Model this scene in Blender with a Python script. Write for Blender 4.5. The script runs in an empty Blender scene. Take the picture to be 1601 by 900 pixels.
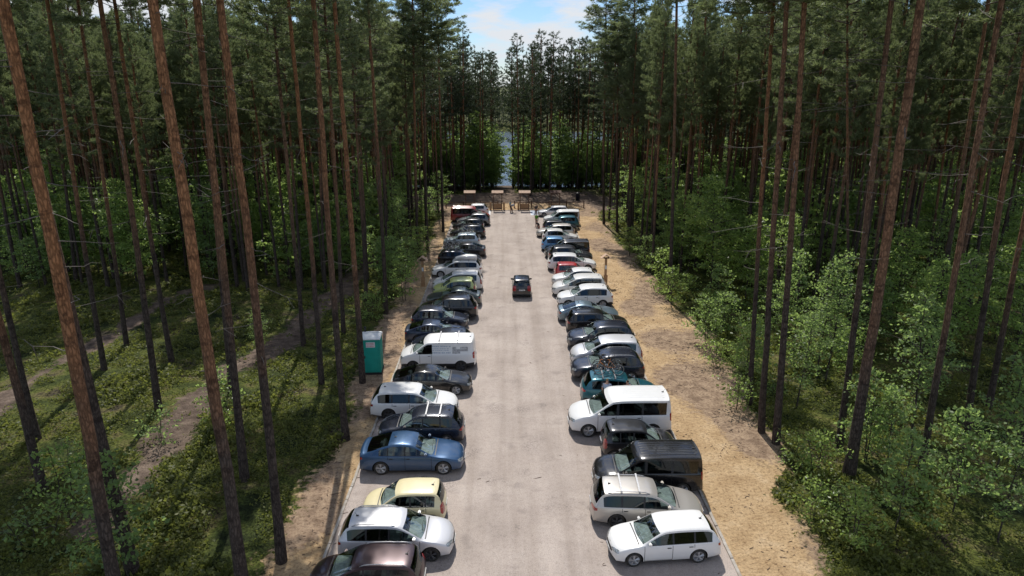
import bpy, bmesh, math, random
import numpy as np
from mathutils import Vector, Matrix, Euler
from mathutils.bvhtree import BVHTree

SC = bpy.context.scene
COL = SC.collection
R = math.radians
PI = math.pi
random.seed(11)

# ------------------------------------------------------------------ camera
CAM_H, PITCH, YAW, FPX = 17.5, R(16.7), R(0.56), 1067.0
cam_d = bpy.data.cameras.new('camera')
cam_d.sensor_width = 36.0
cam_d.lens = 36.0 * FPX / 1601.0
cam_d.clip_start = 0.5
cam_d.clip_end = 6000
cam = bpy.data.objects.new('camera', cam_d)
cam.location = (0, 0, CAM_H)
cam.rotation_euler = Euler((PI / 2 - PITCH, 0, -YAW), 'XYZ')
COL.objects.link(cam)
SC.camera = cam
CM = cam.rotation_euler.to_matrix()

# ------------------------------------------------------------------ light
SUN_EL = 53.0
sd = Vector((-0.13, 1.0, 0)).normalized() * math.cos(R(SUN_EL)) + Vector((0, 0, math.sin(R(SUN_EL))))
sun_d = bpy.data.lights.new('sun', 'SUN')
sun_d.energy = 4.4
sun_d.angle = R(0.55)
sun_d.color = (1.0, 0.955, 0.88)
sun = bpy.data.objects.new('sun', sun_d)
sun.rotation_euler = sd.to_track_quat('Z', 'Y').to_euler()
sun.location = (0, 0, 60)
COL.objects.link(sun)

W = bpy.data.worlds.new('World')
SC.world = W
W.use_nodes = True
nt = W.node_tree
nt.nodes.clear()
def N(t, typ, **kw):
    n = t.nodes.new(typ)
    for k, v in kw.items():
        setattr(n, k, v)
    return n
sky = N(nt, 'ShaderNodeTexSky', sky_type='NISHITA', sun_disc=False)
sky.sun_elevation = R(SUN_EL)
sky.sun_rotation = math.atan2(sd.x, sd.y)
sky.air_density = 1.0
sky.dust_density = 0.25
sky.ozone_density = 2.5
tc = N(nt, 'ShaderNodeTexCoord')
mp = N(nt, 'ShaderNodeMapping')
mp.inputs['Scale'].default_value = (1.0, 1.0, 3.8)
mp.inputs['Location'].default_value = (0.62, 0.1, 0.31)
cn = N(nt, 'ShaderNodeTexNoise')
cn.inputs['Scale'].default_value = 5.2
cn.inputs['Detail'].default_value = 7.0
cn.inputs['Roughness'].default_value = 0.58
cr = N(nt, 'ShaderNodeValToRGB')
cr.color_ramp.elements[0].position = 0.45
cr.color_ramp.elements[1].position = 0.565
mx = N(nt, 'ShaderNodeMixRGB')
mx.inputs['Color2'].default_value = (5.5, 5.75, 6.1, 1)
bg = N(nt, 'ShaderNodeBackground')
bg.inputs['Strength'].default_value = 0.14
wo = N(nt, 'ShaderNodeOutputWorld')
L = nt.links.new
L(tc.outputs['Generated'], mp.inputs[0]); L(mp.outputs[0], cn.inputs['Vector'])
L(cn.outputs[0], cr.inputs[0]); L(cr.outputs[0], mx.inputs['Fac'])
blu = N(nt, 'ShaderNodeMixRGB', blend_type='MULTIPLY'); blu.inputs[0].default_value = 1.0; blu.inputs[2].default_value = (0.56, 0.68, 0.86, 1)
L(sky.outputs[0], blu.inputs[1]); L(blu.outputs[0], mx.inputs['Color1']); L(mx.outputs[0], bg.inputs[0]); L(bg.outputs[0], wo.inputs[0])

vs = SC.view_settings
vs.view_transform = 'Standard'
vs.look = 'None'
vs.gamma = 1.0
vs.use_curve_mapping = False
vs.exposure = 0.0
SC.cycles.max_bounces = 6
SC.cycles.diffuse_bounces = 3
SC.cycles.glossy_bounces = 3
SC.cycles.transmission_bounces = 4
SC.cycles.transparent_max_bounces = 8
SC.cycles.use_denoising = True
SC.cycles.caustics_reflective = False
SC.cycles.caustics_refractive = False

# ------------------------------------------------------------------ helpers
def tag(o, label=None, cat=None, group=None, kind=None):
    if label: o['label'] = label
    if cat: o['category'] = cat
    if group: o['group'] = group
    if kind: o['kind'] = kind
    return o

def empty(name, loc=(0, 0, 0), rz=0.0, label=None, cat=None, group=None):
    o = bpy.data.objects.new(name, None)
    o.empty_display_size = 0.3
    o.location = loc
    o.rotation_euler = (0, 0, rz)
    COL.objects.link(o)
    tag(o, label, cat, group)
    return o

def link(name, me, parent=None, loc=None, rot=None, scale=None):
    o = bpy.data.objects.new(name, me)
    COL.objects.link(o)
    if parent is not None: o.parent = parent
    if loc is not None: o.location = loc
    if rot is not None: o.rotation_euler = rot
    if scale is not None: o.scale = scale
    return o

def np_mesh(name, V, F, mats=(), mi=None, smooth=False, uvattr=None):
    V = np.asarray(V, dtype=np.float32); F = np.asarray(F, dtype=np.int32)
    me = bpy.data.meshes.new(name)
    n, k = F.shape
    me.vertices.add(len(V)); me.vertices.foreach_set('co', V.ravel())
    me.loops.add(n * k); me.loops.foreach_set('vertex_index', F.ravel())
    me.polygons.add(n)
    me.polygons.foreach_set('loop_start', np.arange(0, n * k, k, dtype=np.int32))
    me.polygons.foreach_set('loop_total', np.full(n, k, dtype=np.int32))
    for m in mats: me.materials.append(m)
    if mi is not None: me.polygons.foreach_set('material_index', np.asarray(mi, dtype=np.int32))
    if smooth is not False:
        me.polygons.foreach_set('use_smooth', np.full(n, True) if smooth is True else np.asarray(smooth))
    me.update(calc_edges=True)
    return me

class MB:
    """collects boxes, tubes, lathes into one mesh"""
    def __init__(s): s.v = []; s.f = []; s.m = []; s.s = []
    def add(s, V, F, mi=0, smooth=False):
        o = len(s.v); s.v += [tuple(p) for p in V]
        for f in F: s.f.append(tuple(i + o for i in f)); s.m.append(mi); s.s.append(smooth)
        return s
    def box(s, c, d, rz=0.0, mi=0, M=None):
        x, y, z = d[0] / 2, d[1] / 2, d[2] / 2
        P = [Vector((a * x, b * y, e * z)) for a in (-1, 1) for b in (-1, 1) for e in (-1, 1)]
        if M is None: M = Matrix.Rotation(rz, 4, 'Z')
        P = [M @ p + Vector(c) for p in P]
        s.add(P, [(0, 1, 3, 2), (4, 6, 7, 5), (0, 4, 5, 1), (2, 3, 7, 6), (0, 2, 6, 4), (1, 5, 7, 3)], mi)
        return s
    def tube(s, pts, rad, n=6, mi=0, smooth=True, cap=True):
        pts = [Vector(p) for p in pts]
        if not hasattr(rad, '__len__'): rad = [rad] * len(pts)
        V = []; F = []
        up = Vector((0, 0, 1))
        for i, p in enumerate(pts):
            t = (pts[min(i + 1, len(pts) - 1)] - pts[max(i - 1, 0)])
            if t.length < 1e-9: t = Vector((0, 0, 1))
            t.normalize()
            a = t.cross(up if abs(t.z) < 0.9 else Vector((1, 0, 0))).normalized()
            b = t.cross(a)
            for j in range(n):
                an = 2 * PI * j / n
                V.append(p + (a * math.cos(an) + b * math.sin(an)) * rad[i])
        for i in range(len(pts) - 1):
            for j in range(n):
                F.append((i * n + j, i * n + (j + 1) % n, (i + 1) * n + (j + 1) % n, (i + 1) * n + j))
        if cap:
            F.append(tuple(range(n - 1, -1, -1))); F.append(tuple(range((len(pts) - 1) * n, len(pts) * n)))
        return s.add(V, F, mi, smooth)
    def lathe(s, prof, n=20, axis='z', c=(0, 0, 0), mi=0, smooth=True):
        V = []; F = []; c = Vector(c)
        for (r, h) in prof:
            for j in range(n):
                a = 2 * PI * j / n
                x, y = r * math.cos(a), r * math.sin(a)
                V.append(c + (Vector((x, y, h)) if axis == 'z' else Vector((x, h, y))))
        for i in range(len(prof) - 1):
            for j in range(n):
                F.append((i * n + j, i * n + (j + 1) % n, (i + 1) * n + (j + 1) % n, (i + 1) * n + j))
        F.append(tuple(range(n))); F.append(tuple(range((len(prof) - 1) * n, len(prof) * n)))
        return s.add(V, F, mi, smooth)
    def mesh(s, name, mats, bevel=0):
        me = bpy.data.meshes.new(name)
        me.from_pydata([tuple(p) for p in s.v], [], s.f)
        for m in (mats if isinstance(mats, (list, tuple)) else [mats]): me.materials.append(m)
        for p, mi, sm in zip(me.polygons, s.m, s.s):
            p.material_index = mi; p.use_smooth = sm
        bm = bmesh.new(); bm.from_mesh(me)
        bmesh.ops.recalc_face_normals(bm, faces=bm.faces)
        if bevel:
            bmesh.ops.bevel(bm, geom=list(bm.edges), offset=bevel, segments=2, affect='EDGES', clamp_overlap=True)
        bm.to_mesh(me); bm.free()
        return me
    def build(s, name, mats, parent=None, bevel=0):
        return link(name, s.mesh(name, mats, bevel), parent)

# smooth value noise for placement and terrain
_rs = np.random.RandomState(7)
_NG = _rs.rand(64, 64)
def vnoise(x, y):
    x = np.asarray(x, dtype=float); y = np.asarray(y, dtype=float)
    xi = np.floor(x).astype(int); yi = np.floor(y).astype(int)
    fx = x - xi; fy = y - yi
    fx = fx * fx * (3 - 2 * fx); fy = fy * fy * (3 - 2 * fy)
    g = lambda a, b: _NG[a % 64, b % 64]
    return (g(xi, yi) * (1 - fx) + g(xi + 1, yi) * fx) * (1 - fy) + (g(xi, yi + 1) * (1 - fx) + g(xi + 1, yi + 1) * fx) * fy

def sstep(a, b, x):
    t = np.clip((np.asarray(x, dtype=float) - a) / (b - a), 0, 1)
    return t * t * (3 - 2 * t)

def ray(px, py):
    return (CM @ Vector(((px - 800.5) / FPX, -(py - 450) / FPX, -1.0)))
def gp(px, py, z=0.0):
    d = ray(px, py); t = (z - CAM_H) / d.z
    return Vector((d.x * t, d.y * t, z))
def at_depth(px, py, Y):
    d = ray(px, py); t = Y / d.y
    return Vector((d.x * t, Y, CAM_H + d.z * t))
CMI = CM.inverted()
def proj(p):
    q = CMI @ (Vector(p) - Vector((0, 0, CAM_H)))
    if q.z > -0.1: return None
    return (800.5 + FPX * q.x / -q.z, 450 - FPX * q.y / -q.z, -q.z)

KL, KR, LOT_END = -6.93, 8.6, 97.0
SHORE = 146.0
def gz(x, y):
    x = np.asarray(x, dtype=float); y = np.asarray(y, dtype=float)
    flat = np.minimum(sstep(0.0, 7.0, np.maximum(KL - 2.5 - x, x - KR - 3.0)) + sstep(LOT_END + 3, LOT_END + 14, y), 1)
    und = (vnoise(x / 9 + 3, y / 9) - 0.5) * 0.7 + (vnoise(x / 2.4, y / 2.4 + 9) - 0.5) * 0.16 + (vnoise(x / 1.1 + 7, y / 1.1) - 0.5) * 0.10
    z = und * flat
    lkm = 1 - sstep(34, 62, np.abs(x - 6))
    far = sstep(112, SHORE + 3, y) * lkm
    z = z * (1 - far * 0.6) - 3.3 * far + 0 * x
    z = z + 3.4 * sstep(306, 318, y) * lkm
    return z
def gzf(x, y): return float(gz(x, y))
def gpt(px, py):
    z = 0.0
    for _ in range(6):
        p = gp(px, py, z); z = gzf(p.x, p.y)
    return Vector((p.x, p.y, z))

# ------------------------------------------------------------------ materials
def mat(name, base=(0.5, 0.5, 0.5), rough=0.7, metal=0.0, spec=0.5, noise=None, bump=None, coat=0.0, rnd=0.0):
    """noise=(scale, amount, [other colour]); bump=(scale, strength)"""
    m = bpy.data.materials.new(name); m.use_nodes = True
    t = m.node_tree; b = t.nodes['Principled BSDF']
    b.inputs['Base Color'].default_value = (*base, 1)
    b.inputs['Roughness'].default_value = rough
    b.inputs['Metallic'].default_value = metal
    b.inputs['Specular IOR Level'].default_value = spec
    if coat:
        b.inputs['Coat Weight'].default_value = coat
        b.inputs['Coat Roughness'].default_value = 0.04
    col = None
    tcn = None
    if noise or bump:
        tcn = N(t, 'ShaderNodeTexCoord')
    if noise:
        nn = N(t, 'ShaderNodeTexNoise'); nn.inputs['Scale'].default_value = noise[0]; nn.inputs['Detail'].default_value = 6
        t.links.new(tcn.outputs['Object'], nn.inputs['Vector'])
        rp = N(t, 'ShaderNodeValToRGB'); rp.color_ramp.elements[0].position = 0.35; rp.color_ramp.elements[1].position = 0.68
        c2 = noise[2] if len(noise) > 2 else tuple(c * (1 - noise[1]) for c in base)
        rp.color_ramp.elements[0].color = (*c2, 1); rp.color_ramp.elements[1].color = (*base, 1)
        t.links.new(nn.outputs[0], rp.inputs[0])
        col = rp.outputs[0]
        t.links.new(col, b.inputs['Base Color'])
    if rnd:
        oi = N(t, 'ShaderNodeObjectInfo'); hs = N(t, 'ShaderNodeHueSaturation')
        mr = N(t, 'ShaderNodeMapRange'); mr.inputs['To Min'].default_value = 1 - rnd; mr.inputs['To Max'].default_value = 1 + rnd
        t.links.new(oi.outputs['Random'], mr.inputs[0]); t.links.new(mr.outputs[0], hs.inputs['Value'])
        if col: t.links.new(col, hs.inputs['Color'])
        else: hs.inputs['Color'].default_value = (*base, 1)
        t.links.new(hs.outputs[0], b.inputs['Base Color'])
    if bump:
        n2 = N(t, 'ShaderNodeTexNoise'); n2.inputs['Scale'].default_value = bump[0]; n2.inputs['Detail'].default_value = 4
        t.links.new(tcn.outputs['Object'], n2.inputs['Vector'])
        bp = N(t, 'ShaderNodeBump'); bp.inputs['Strength'].default_value = bump[1]; bp.inputs['Distance'].default_value = 0.02
        t.links.new(n2.outputs[0], bp.inputs['Height']); t.links.new(bp.outputs[0], b.inputs['Normal'])
    return m

def leaf_mat(name, ca, cb, trans, tw=0.4, scale=0.25, rough=0.55):
    m = bpy.data.materials.new(name); m.use_nodes = True
    t = m.node_tree; t.nodes.clear()
    geo = N(t, 'ShaderNodeNewGeometry'); nn = N(t, 'ShaderNodeTexNoise'); nn.inputs['Scale'].default_value = scale
    nn.inputs['Detail'].default_value = 5
    t.links.new(geo.outputs['Position'], nn.inputs['Vector'])
    oi = N(t, 'ShaderNodeObjectInfo')
    ad = N(t, 'ShaderNodeMath', operation='MULTIPLY_ADD'); ad.inputs[1].default_value = 0.5; 
    t.links.new(oi.outputs['Random'], ad.inputs[0])
    sc = N(t, 'ShaderNodeMath', operation='SUBTRACT'); sc.inputs[1].default_value = 0.25
    t.links.new(nn.outputs[0], sc.inputs[0]); t.links.new(sc.outputs[0], ad.inputs[2])
    ri = N(t, 'ShaderNodeMath', operation='MULTIPLY_ADD'); ri.inputs[1].default_value = 0.5
    t.links.new(geo.outputs['Random Per Island'], ri.inputs[0]); t.links.new(ad.outputs[0], ri.inputs[2])
    s2 = N(t, 'ShaderNodeMath', operation='SUBTRACT'); s2.inputs[1].default_value = 0.25
    t.links.new(ri.outputs[0], s2.inputs[0])
    def mixc(a, b):
        x = N(t, 'ShaderNodeMixRGB'); x.inputs[1].default_value = (*a, 1); x.inputs[2].default_value = (*b, 1)
        t.links.new(s2.outputs[0], x.inputs[0]); return x.outputs[0]
    d = N(t, 'ShaderNodeBsdfPrincipled'); d.inputs['Roughness'].default_value = rough
    d.inputs['Specular IOR Level'].default_value = 0.35
    t.links.new(mixc(ca, cb), d.inputs['Base Color'])
    tr = N(t, 'ShaderNodeBsdfTranslucent')
    t.links.new(mixc(trans, tuple(c * 1.35 for c in trans)), tr.inputs['Color'])
    mxs = N(t, 'ShaderNodeMixShader'); mxs.inputs[0].default_value = tw
    o = N(t, 'ShaderNodeOutputMaterial')
    t.links.new(d.outputs[0], mxs.inputs[1]); t.links.new(tr.outputs[0], mxs.inputs[2]); t.links.new(mxs.outputs[0], o.inputs[0])
    return m

def bark_mat(name, low, high, z0, z1, bump=0.9):
    m = bpy.data.materials.new(name); m.use_nodes = True
    t = m.node_tree; b = t.nodes['Principled BSDF']; b.inputs['Roughness'].default_value = 0.9
    b.inputs['Specular IOR Level'].default_value = 0.2
    tcn = N(t, 'ShaderNodeTexCoord'); sx = N(t, 'ShaderNodeSeparateXYZ')
    t.links.new(tcn.outputs['Object'], sx.inputs[0])
    n1 = N(t, 'ShaderNodeTexNoise'); n1.inputs['Scale'].default_value = 1.1; n1.inputs['Detail'].default_value = 3
    t.links.new(tcn.outputs['Object'], n1.inputs['Vector'])
    a = N(t, 'ShaderNodeMath', operation='MULTIPLY_ADD'); a.inputs[1].default_value = 5.0
    t.links.new(n1.outputs[0], a.inputs[0]); t.links.new(sx.outputs['Z'], a.inputs[2])
    oi = N(t, 'ShaderNodeObjectInfo')
    a2 = N(t, 'ShaderNodeMath', operation='MULTIPLY_ADD'); a2.inputs[1].default_value = -5.0
    t.links.new(oi.outputs['Random'], a2.inputs[0]); t.links.new(a.outputs[0], a2.inputs[2])
    mr = N(t, 'ShaderNodeMapRange'); mr.inputs['From Min'].default_value = z0; mr.inputs['From Max'].default_value = z1
    t.links.new(a2.outputs[0], mr.inputs[0])
    mxc = N(t, 'ShaderNodeMixRGB'); mxc.inputs[1].default_value = (*low, 1); mxc.inputs[2].default_value = (*high, 1)
    t.links.new(mr.outputs[0], mxc.inputs[0])
    rv = N(t, 'ShaderNodeMath', operation='MULTIPLY_ADD'); rv.inputs[1].default_value = 7.31; rv.inputs[2].default_value = 0.0; t.links.new(oi.outputs['Random'], rv.inputs[0])
    fr_ = N(t, 'ShaderNodeMath', operation='FRACT'); t.links.new(rv.outputs[0], fr_.inputs[0])
    hm = N(t, 'ShaderNodeMixRGB'); hm.inputs[1].default_value = (*high, 1); hm.inputs[2].default_value = (high[0] * .62, high[1] * .78, high[2] * 1.05, 1)
    t.links.new(fr_.outputs[0], hm.inputs[0]); t.links.new(hm.outputs[0], mxc.inputs[2])
    mp = N(t, 'ShaderNodeMapping'); mp.inputs['Scale'].default_value = (14, 14, 3.5)
    t.links.new(tcn.outputs['Object'], mp.inputs[0])
    vr = N(t, 'ShaderNodeTexVoronoi'); vr.feature = 'DISTANCE_TO_EDGE'; vr.inputs['Scale'].default_value = 1.0
    nw = N(t, 'ShaderNodeTexNoise'); nw.inputs['Scale'].default_value = 1.6; nw.inputs['Detail'].default_value = 5
    t.links.new(mp.outputs[0], nw.inputs['Vector'])
    vm = N(t, 'ShaderNodeVectorMath', operation='MULTIPLY_ADD'); vm.inputs[1].default_value = (1.2, 1.2, 1.2)
    t.links.new(nw.outputs['Color'], vm.inputs[0]); t.links.new(mp.outputs[0], vm.inputs[2])
    t.links.new(vm.outputs[0], vr.inputs['Vector'])
    rp = N(t, 'ShaderNodeValToRGB'); rp.color_ramp.elements[0].position = 0.0; rp.color_ramp.elements[1].position = 0.28
    rp.color_ramp.elements[0].color = (0.3, 0.3, 0.3, 1)
    t.links.new(vr.outputs['Distance'], rp.inputs[0])
    # dark whorl scars
    wv = N(t, 'ShaderNodeTexNoise'); wv.inputs['Scale'].default_value = 1.0; wv.inputs['Detail'].default_value = 3
    mp2 = N(t, 'ShaderNodeMapping'); mp2.inputs['Scale'].default_value = (3.2, 3.2, 5.0)
    t.links.new(tcn.outputs['Object'], mp2.inputs[0]); t.links.new(mp2.outputs[0], wv.inputs['Vector'])
    r2 = N(t, 'ShaderNodeValToRGB'); r2.color_ramp.elements[0].position = 0.37; r2.color_ramp.elements[1].position = 0.47
    r2.color_ramp.elements[0].color = (0.46, 0.44, 0.45, 1)
    t.links.new(wv.outputs[0], r2.inputs[0])
    m1 = N(t, 'ShaderNodeMixRGB', blend_type='MULTIPLY'); m1.inputs[0].default_value = 0.8
    m2 = N(t, 'ShaderNodeMixRGB', blend_type='MULTIPLY'); m2.inputs[0].default_value = 0.8
    t.links.new(mxc.outputs[0], m1.inputs[1]); t.links.new(rp.outputs[0], m1.inputs[2])
    t.links.new(m1.outputs[0], m2.inputs[1]); t.links.new(r2.outputs[0], m2.inputs[2])
    t.links.new(m2.outputs[0], b.inputs['Base Color'])
    bp = N(t, 'ShaderNodeBump'); bp.inputs['Strength'].default_value = bump; bp.inputs['Distance'].default_value = 0.03
    t.links.new(rp.outputs[0], bp.inputs['Height']); t.links.new(bp.outputs[0], b.inputs['Normal'])
    return m

M = {}
M['bark'] = bark_mat('pine_bark', (0.105, 0.082, 0.070), (0.43, 0.205, 0.098), 6.0, 13.0)
M['bark_grey'] = bark_mat('grey_bark', (0.10, 0.085, 0.07), (0.13, 0.11, 0.09), 4, 9, 0.5)
M['twig'] = mat('dead_twig', (0.10, 0.075, 0.06), 0.9, noise=(3, 0.5))
M['snag'] = mat('silvery_dead_wood', (0.20, 0.17, 0.15), 0.85, noise=(4, 0.5))
M['litter'] = mat('twig_litter', (0.13, 0.09, 0.065), 0.9)
M['needle'] = leaf_mat('pine_needles', (0.070, 0.096, 0.050), (0.150, 0.180, 0.088), (0.27, 0.33, 0.13), 0.38, 0.3)
M['needle_dark'] = leaf_mat('spruce_needles', (0.022, 0.045, 0.022), (0.045, 0.080, 0.03), (0.05, 0.09, 0.03), 0.25, 0.4)
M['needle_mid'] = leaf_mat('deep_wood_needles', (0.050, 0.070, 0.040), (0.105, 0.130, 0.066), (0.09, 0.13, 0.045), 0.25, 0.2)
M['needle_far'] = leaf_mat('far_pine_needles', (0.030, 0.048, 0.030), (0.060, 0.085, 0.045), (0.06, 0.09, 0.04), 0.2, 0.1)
M['leaf'] = leaf_mat('broad_leaves', (0.080, 0.135, 0.036), (0.165, 0.225, 0.070), (0.44, 0.60, 0.16), 0.48, 0.35, 0.33)
M['leaf_cool'] = leaf_mat('cool_broad_leaves', (0.075, 0.125, 0.048), (0.150, 0.210, 0.085), (0.40, 0.56, 0.16), 0.46, 0.35, 0.48)
M['cover'] = leaf_mat('bilberry_leaves_sun_shade', (0.030, 0.046, 0.014), (0.165, 0.178, 0.040), (0.26, 0.29, 0.06), 0.38, 0.22)  # leaf colours; dark and yellow ends also paint in shade and sun patches
# ------------------------------------------------------------------ ground
RMARG = [(1290, 900), (1235, 800), (1200, 700), (1150, 600), (1088, 510), (1020, 440), (975, 385), (940, 345), (925, 318)]
LMARG = [(405, 900), (470, 780), (540, 650), (575, 560), (610, 480), (650, 420), (672, 375), (690, 335), (700, 318)]
def edge_fn(pts):
    P = sorted([(gp(*p).y, gp(*p).x) for p in pts])
    ys = np.array([p[0] for p in P]); xs = np.array([p[1] for p in P])
    return lambda y: np.interp(y, ys, xs)
redge, ledge = edge_fn(RMARG), edge_fn(LMARG)
PATHS = [  # trodden soil paths in the left wood (pixel polyline, half width in metres)
    ([(150, 830), (230, 740), (300, 650), (345, 590), (430, 545), (480, 500), (560, 430), (600, 380)], 0.95),
    ([(-60, 680), (60, 590), (170, 530), (260, 470), (340, 440)], 0.7),
]
def pathmask(x, y):
    m = np.zeros_like(np.asarray(x, dtype=float))
    for pts, hw in PATHS:
        G = [gp(*p) for p in pts]
        for a, b in zip(G[:-1], G[1:]):
            dx, dy = b.x - a.x, b.y - a.y
            t = np.clip(((x - a.x) * dx + (y - a.y) * dy) / (dx * dx + dy * dy), 0, 1)
            d = np.hypot(x - a.x - t * dx, y - a.y - t * dy)
            m = np.maximum(m, 1 - sstep(hw * 0.1, hw * 1.9, d + (vnoise(x / 1.7, y / 1.7) - 0.5) * 1.4))
    # path down to the lake
    cx = -0.3 + 0.0 * y
    d = np.abs(x - cx)
    m = np.maximum(m, (1 - sstep(1.2, 2.6, d + (vnoise(x, y) - 0.5))) * sstep(97, 99, y) * (1 - sstep(150, 156, y)))
    # trodden area behind the lot's far end
    a = sstep(96, 98, y) * (1 - sstep(108, 120, y + 6 * (vnoise(x / 4, y / 4) - .5))) * (1 - sstep(13, 21, np.abs(x - 1) + 5 * (vnoise(x / 3 + 5, y / 3) - .5)))
    return np.maximum(m, a)
def sandmask(x, y):
    n = (vnoise(x / 2.2 + 11, y / 2.2) - 0.5) * 1.6 + (vnoise(x / 0.8, y / 0.8 + 5) - 0.5) * 0.6
    inside = (1 - sstep(-1.5, 1.5, x - redge(y) + n)) * (1 - sstep(-1.3, 1.3, ledge(y) - x + n))
    return inside * (1 - sstep(100, 106, y))
def yellowmask(x, y):
    n = vnoise(x / 2.6 + 31, y / 3.5 + 3)
    w = np.clip((x - KR) / 3.2, 0, 1) * (x > KR - 1) + np.clip((KL - x) / 1.4, 0, 1) * (x < KL + 1) * 1.0
    return np.clip(1.3 - 1.1 * w - (n - 0.45) * 2.2, 0, 1)

xs = np.concatenate([[-2600, -1200, -500, -250, -170], np.arange(-130, -50, 2.5), np.arange(-50, 50, 0.5), np.arange(50, 131, 2.5), [170, 250, 500, 1200, 2600]])
ys = np.concatenate([[-600, -200, -60, -20], np.arange(0, 110, 0.5), np.arange(110, 175, 1.5), [200, 250, 290, 300, 304, 308, 312, 316, 320, 340, 400, 700, 1500, 4000]])
GX, GY = np.meshgrid(xs, ys)
nx, ny = len(xs), len(ys)
GZ = gz(GX, GY)
idx = np.arange(nx * ny).reshape(ny, nx)
F = np.stack([idx[:-1, :-1].ravel(), idx[:-1, 1:].ravel(), idx[1:, 1:].ravel(), idx[1:, :-1].ravel()], 1)
gm = bpy.data.materials.new('forest_ground'); gm.use_nodes = True
me = np_mesh('ground', np.stack([GX.ravel(), GY.ravel(), GZ.ravel()], 1), F, [gm], smooth=True)
for nm, fn in (('sand', sandmask), ('path', pathmask), ('yellow', yellowmask)):
    at = me.attributes.new(nm, 'FLOAT', 'POINT')
    at.data.foreach_set('value', fn(GX.ravel(), GY.ravel()).astype(np.float32))
ground = link('ground', me); tag(ground, kind='structure')
t = gm.node_tree; b = t.nodes['Principled BSDF']; b.inputs['Roughness'].default_value = 0.95; b.inputs['Specular IOR Level'].default_value = 0.15
geo = N(t, 'ShaderNodeNewGeometry')
def gn(scale, det=6, rough=0.55, src=None, t=t, geo=geo):
    n = N(t, 'ShaderNodeTexNoise'); n.inputs['Scale'].default_value = scale; n.inputs['Detail'].default_value = det; n.inputs['Roughness'].default_value = rough
    t.links.new(geo.outputs['Position'] if src is None else src, n.inputs['Vector']); return n.outputs[0]
def ramp(src, stops, t=t):
    r = N(t, 'ShaderNodeValToRGB'); e = r.color_ramp.elements
    while len(e) < len(stops): e.new(0.5)
    for q, (p, c) in zip(e, stops): q.position = p; q.color = (*c, 1) if len(c) == 3 else c
    t.links.new(src, r.inputs[0]); return r.outputs[0]
def mixn(fac, a, b2, t=t, mode='MIX'):
    m = N(t, 'ShaderNodeMixRGB', blend_type=mode)
    for i, v in ((0, fac), (1, a), (2, b2)):
        if isinstance(v, bpy.types.NodeSocket): t.links.new(v, m.inputs[i])
        else: m.inputs[i].default_value = v if i == 0 else (*v, 1)
    return m.outputs[0]
moss = ramp(gn(0.42, 8, 0.62), [(0.36, (0.020, 0.028, 0.010)), (0.45, (0.052, 0.068, 0.018)), (0.52, (0.095, 0.110, 0.024)), (0.58, (0.140, 0.125, 0.050)), (0.64, (0.060, 0.050, 0.034))])  # moss tones, spread widened to imitate sunlit patches and deep shade
moss = mixn(0.75, moss, ramp(gn(9), [(0.38, (0.22, 0.22, 0.22)), (0.60, (1.3, 1.3, 1.25))]), mode='MULTIPLY')
soil = ramp(gn(1.3), [(0.3, (0.075, 0.055, 0.043)), (0.52, (0.155, 0.115, 0.090)), (0.75, (0.26, 0.20, 0.155))])
soil = mixn(0.7, soil, ramp(gn(14, 8, 0.7), [(0.36, (0.4, 0.37, 0.35)), (0.56, (1.1, 1.1, 1.1))]), mode='MULTIPLY')
sandy = ramp(gn(0.9), [(0.32, (0.42, 0.285, 0.155)), (0.55, (0.54, 0.385, 0.22)), (0.75, (0.61, 0.46, 0.29))])
litter = ramp(gn(1.6), [(0.35, (0.23, 0.16, 0.11)), (0.6, (0.41, 0.30, 0.205))])
def attr(nm, t=t):
    a = N(t, 'ShaderNodeAttribute'); a.attribute_name = nm; return a.outputs['Fac']
edge_n = gn(3.0, 7, 0.65)
def crisp(a, lo=0.40, hi=0.60, t=t):
    ad = N(t, 'ShaderNodeMath', operation='MULTIPLY_ADD'); t.links.new(edge_n, ad.inputs[0]); ad.inputs[1].default_value = 1.8; t.links.new(a, ad.inputs[2])
    sb = N(t, 'ShaderNodeMath', operation='SUBTRACT'); t.links.new(ad.outputs[0], sb.inputs[0]); sb.inputs[1].default_value = 0.9
    return ramp(sb.outputs[0], [(lo, (0, 0, 0)), (hi, (1, 1, 1))])
sandy2 = mixn(crisp(attr('yellow'), 0.3, 0.7), litter, sandy)
speck = ramp(gn(6.5, 10, 0.8), [(0.39, (0.34, 0.28, 0.24)), (0.50, (0.93, 0.92, 0.92)), (0.7, (1.15, 1.13, 1.1))])
sandy2 = mixn(0.75, sandy2, speck, mode='MULTIPLY')
c = mixn(crisp(attr('path')), moss, soil)
c = mixn(crisp(attr('sand')), c, sandy2)
t.links.new(c, b.inputs['Base Color'])
bp = N(t, 'ShaderNodeBump'); bp.inputs['Strength'].default_value = 1.0; bp.inputs['Distance'].default_value = 0.12
t.links.new(gn(5.5, 9, 0.68), bp.inputs['Height']); t.links.new(bp.outputs[0], b.inputs['Normal'])

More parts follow.
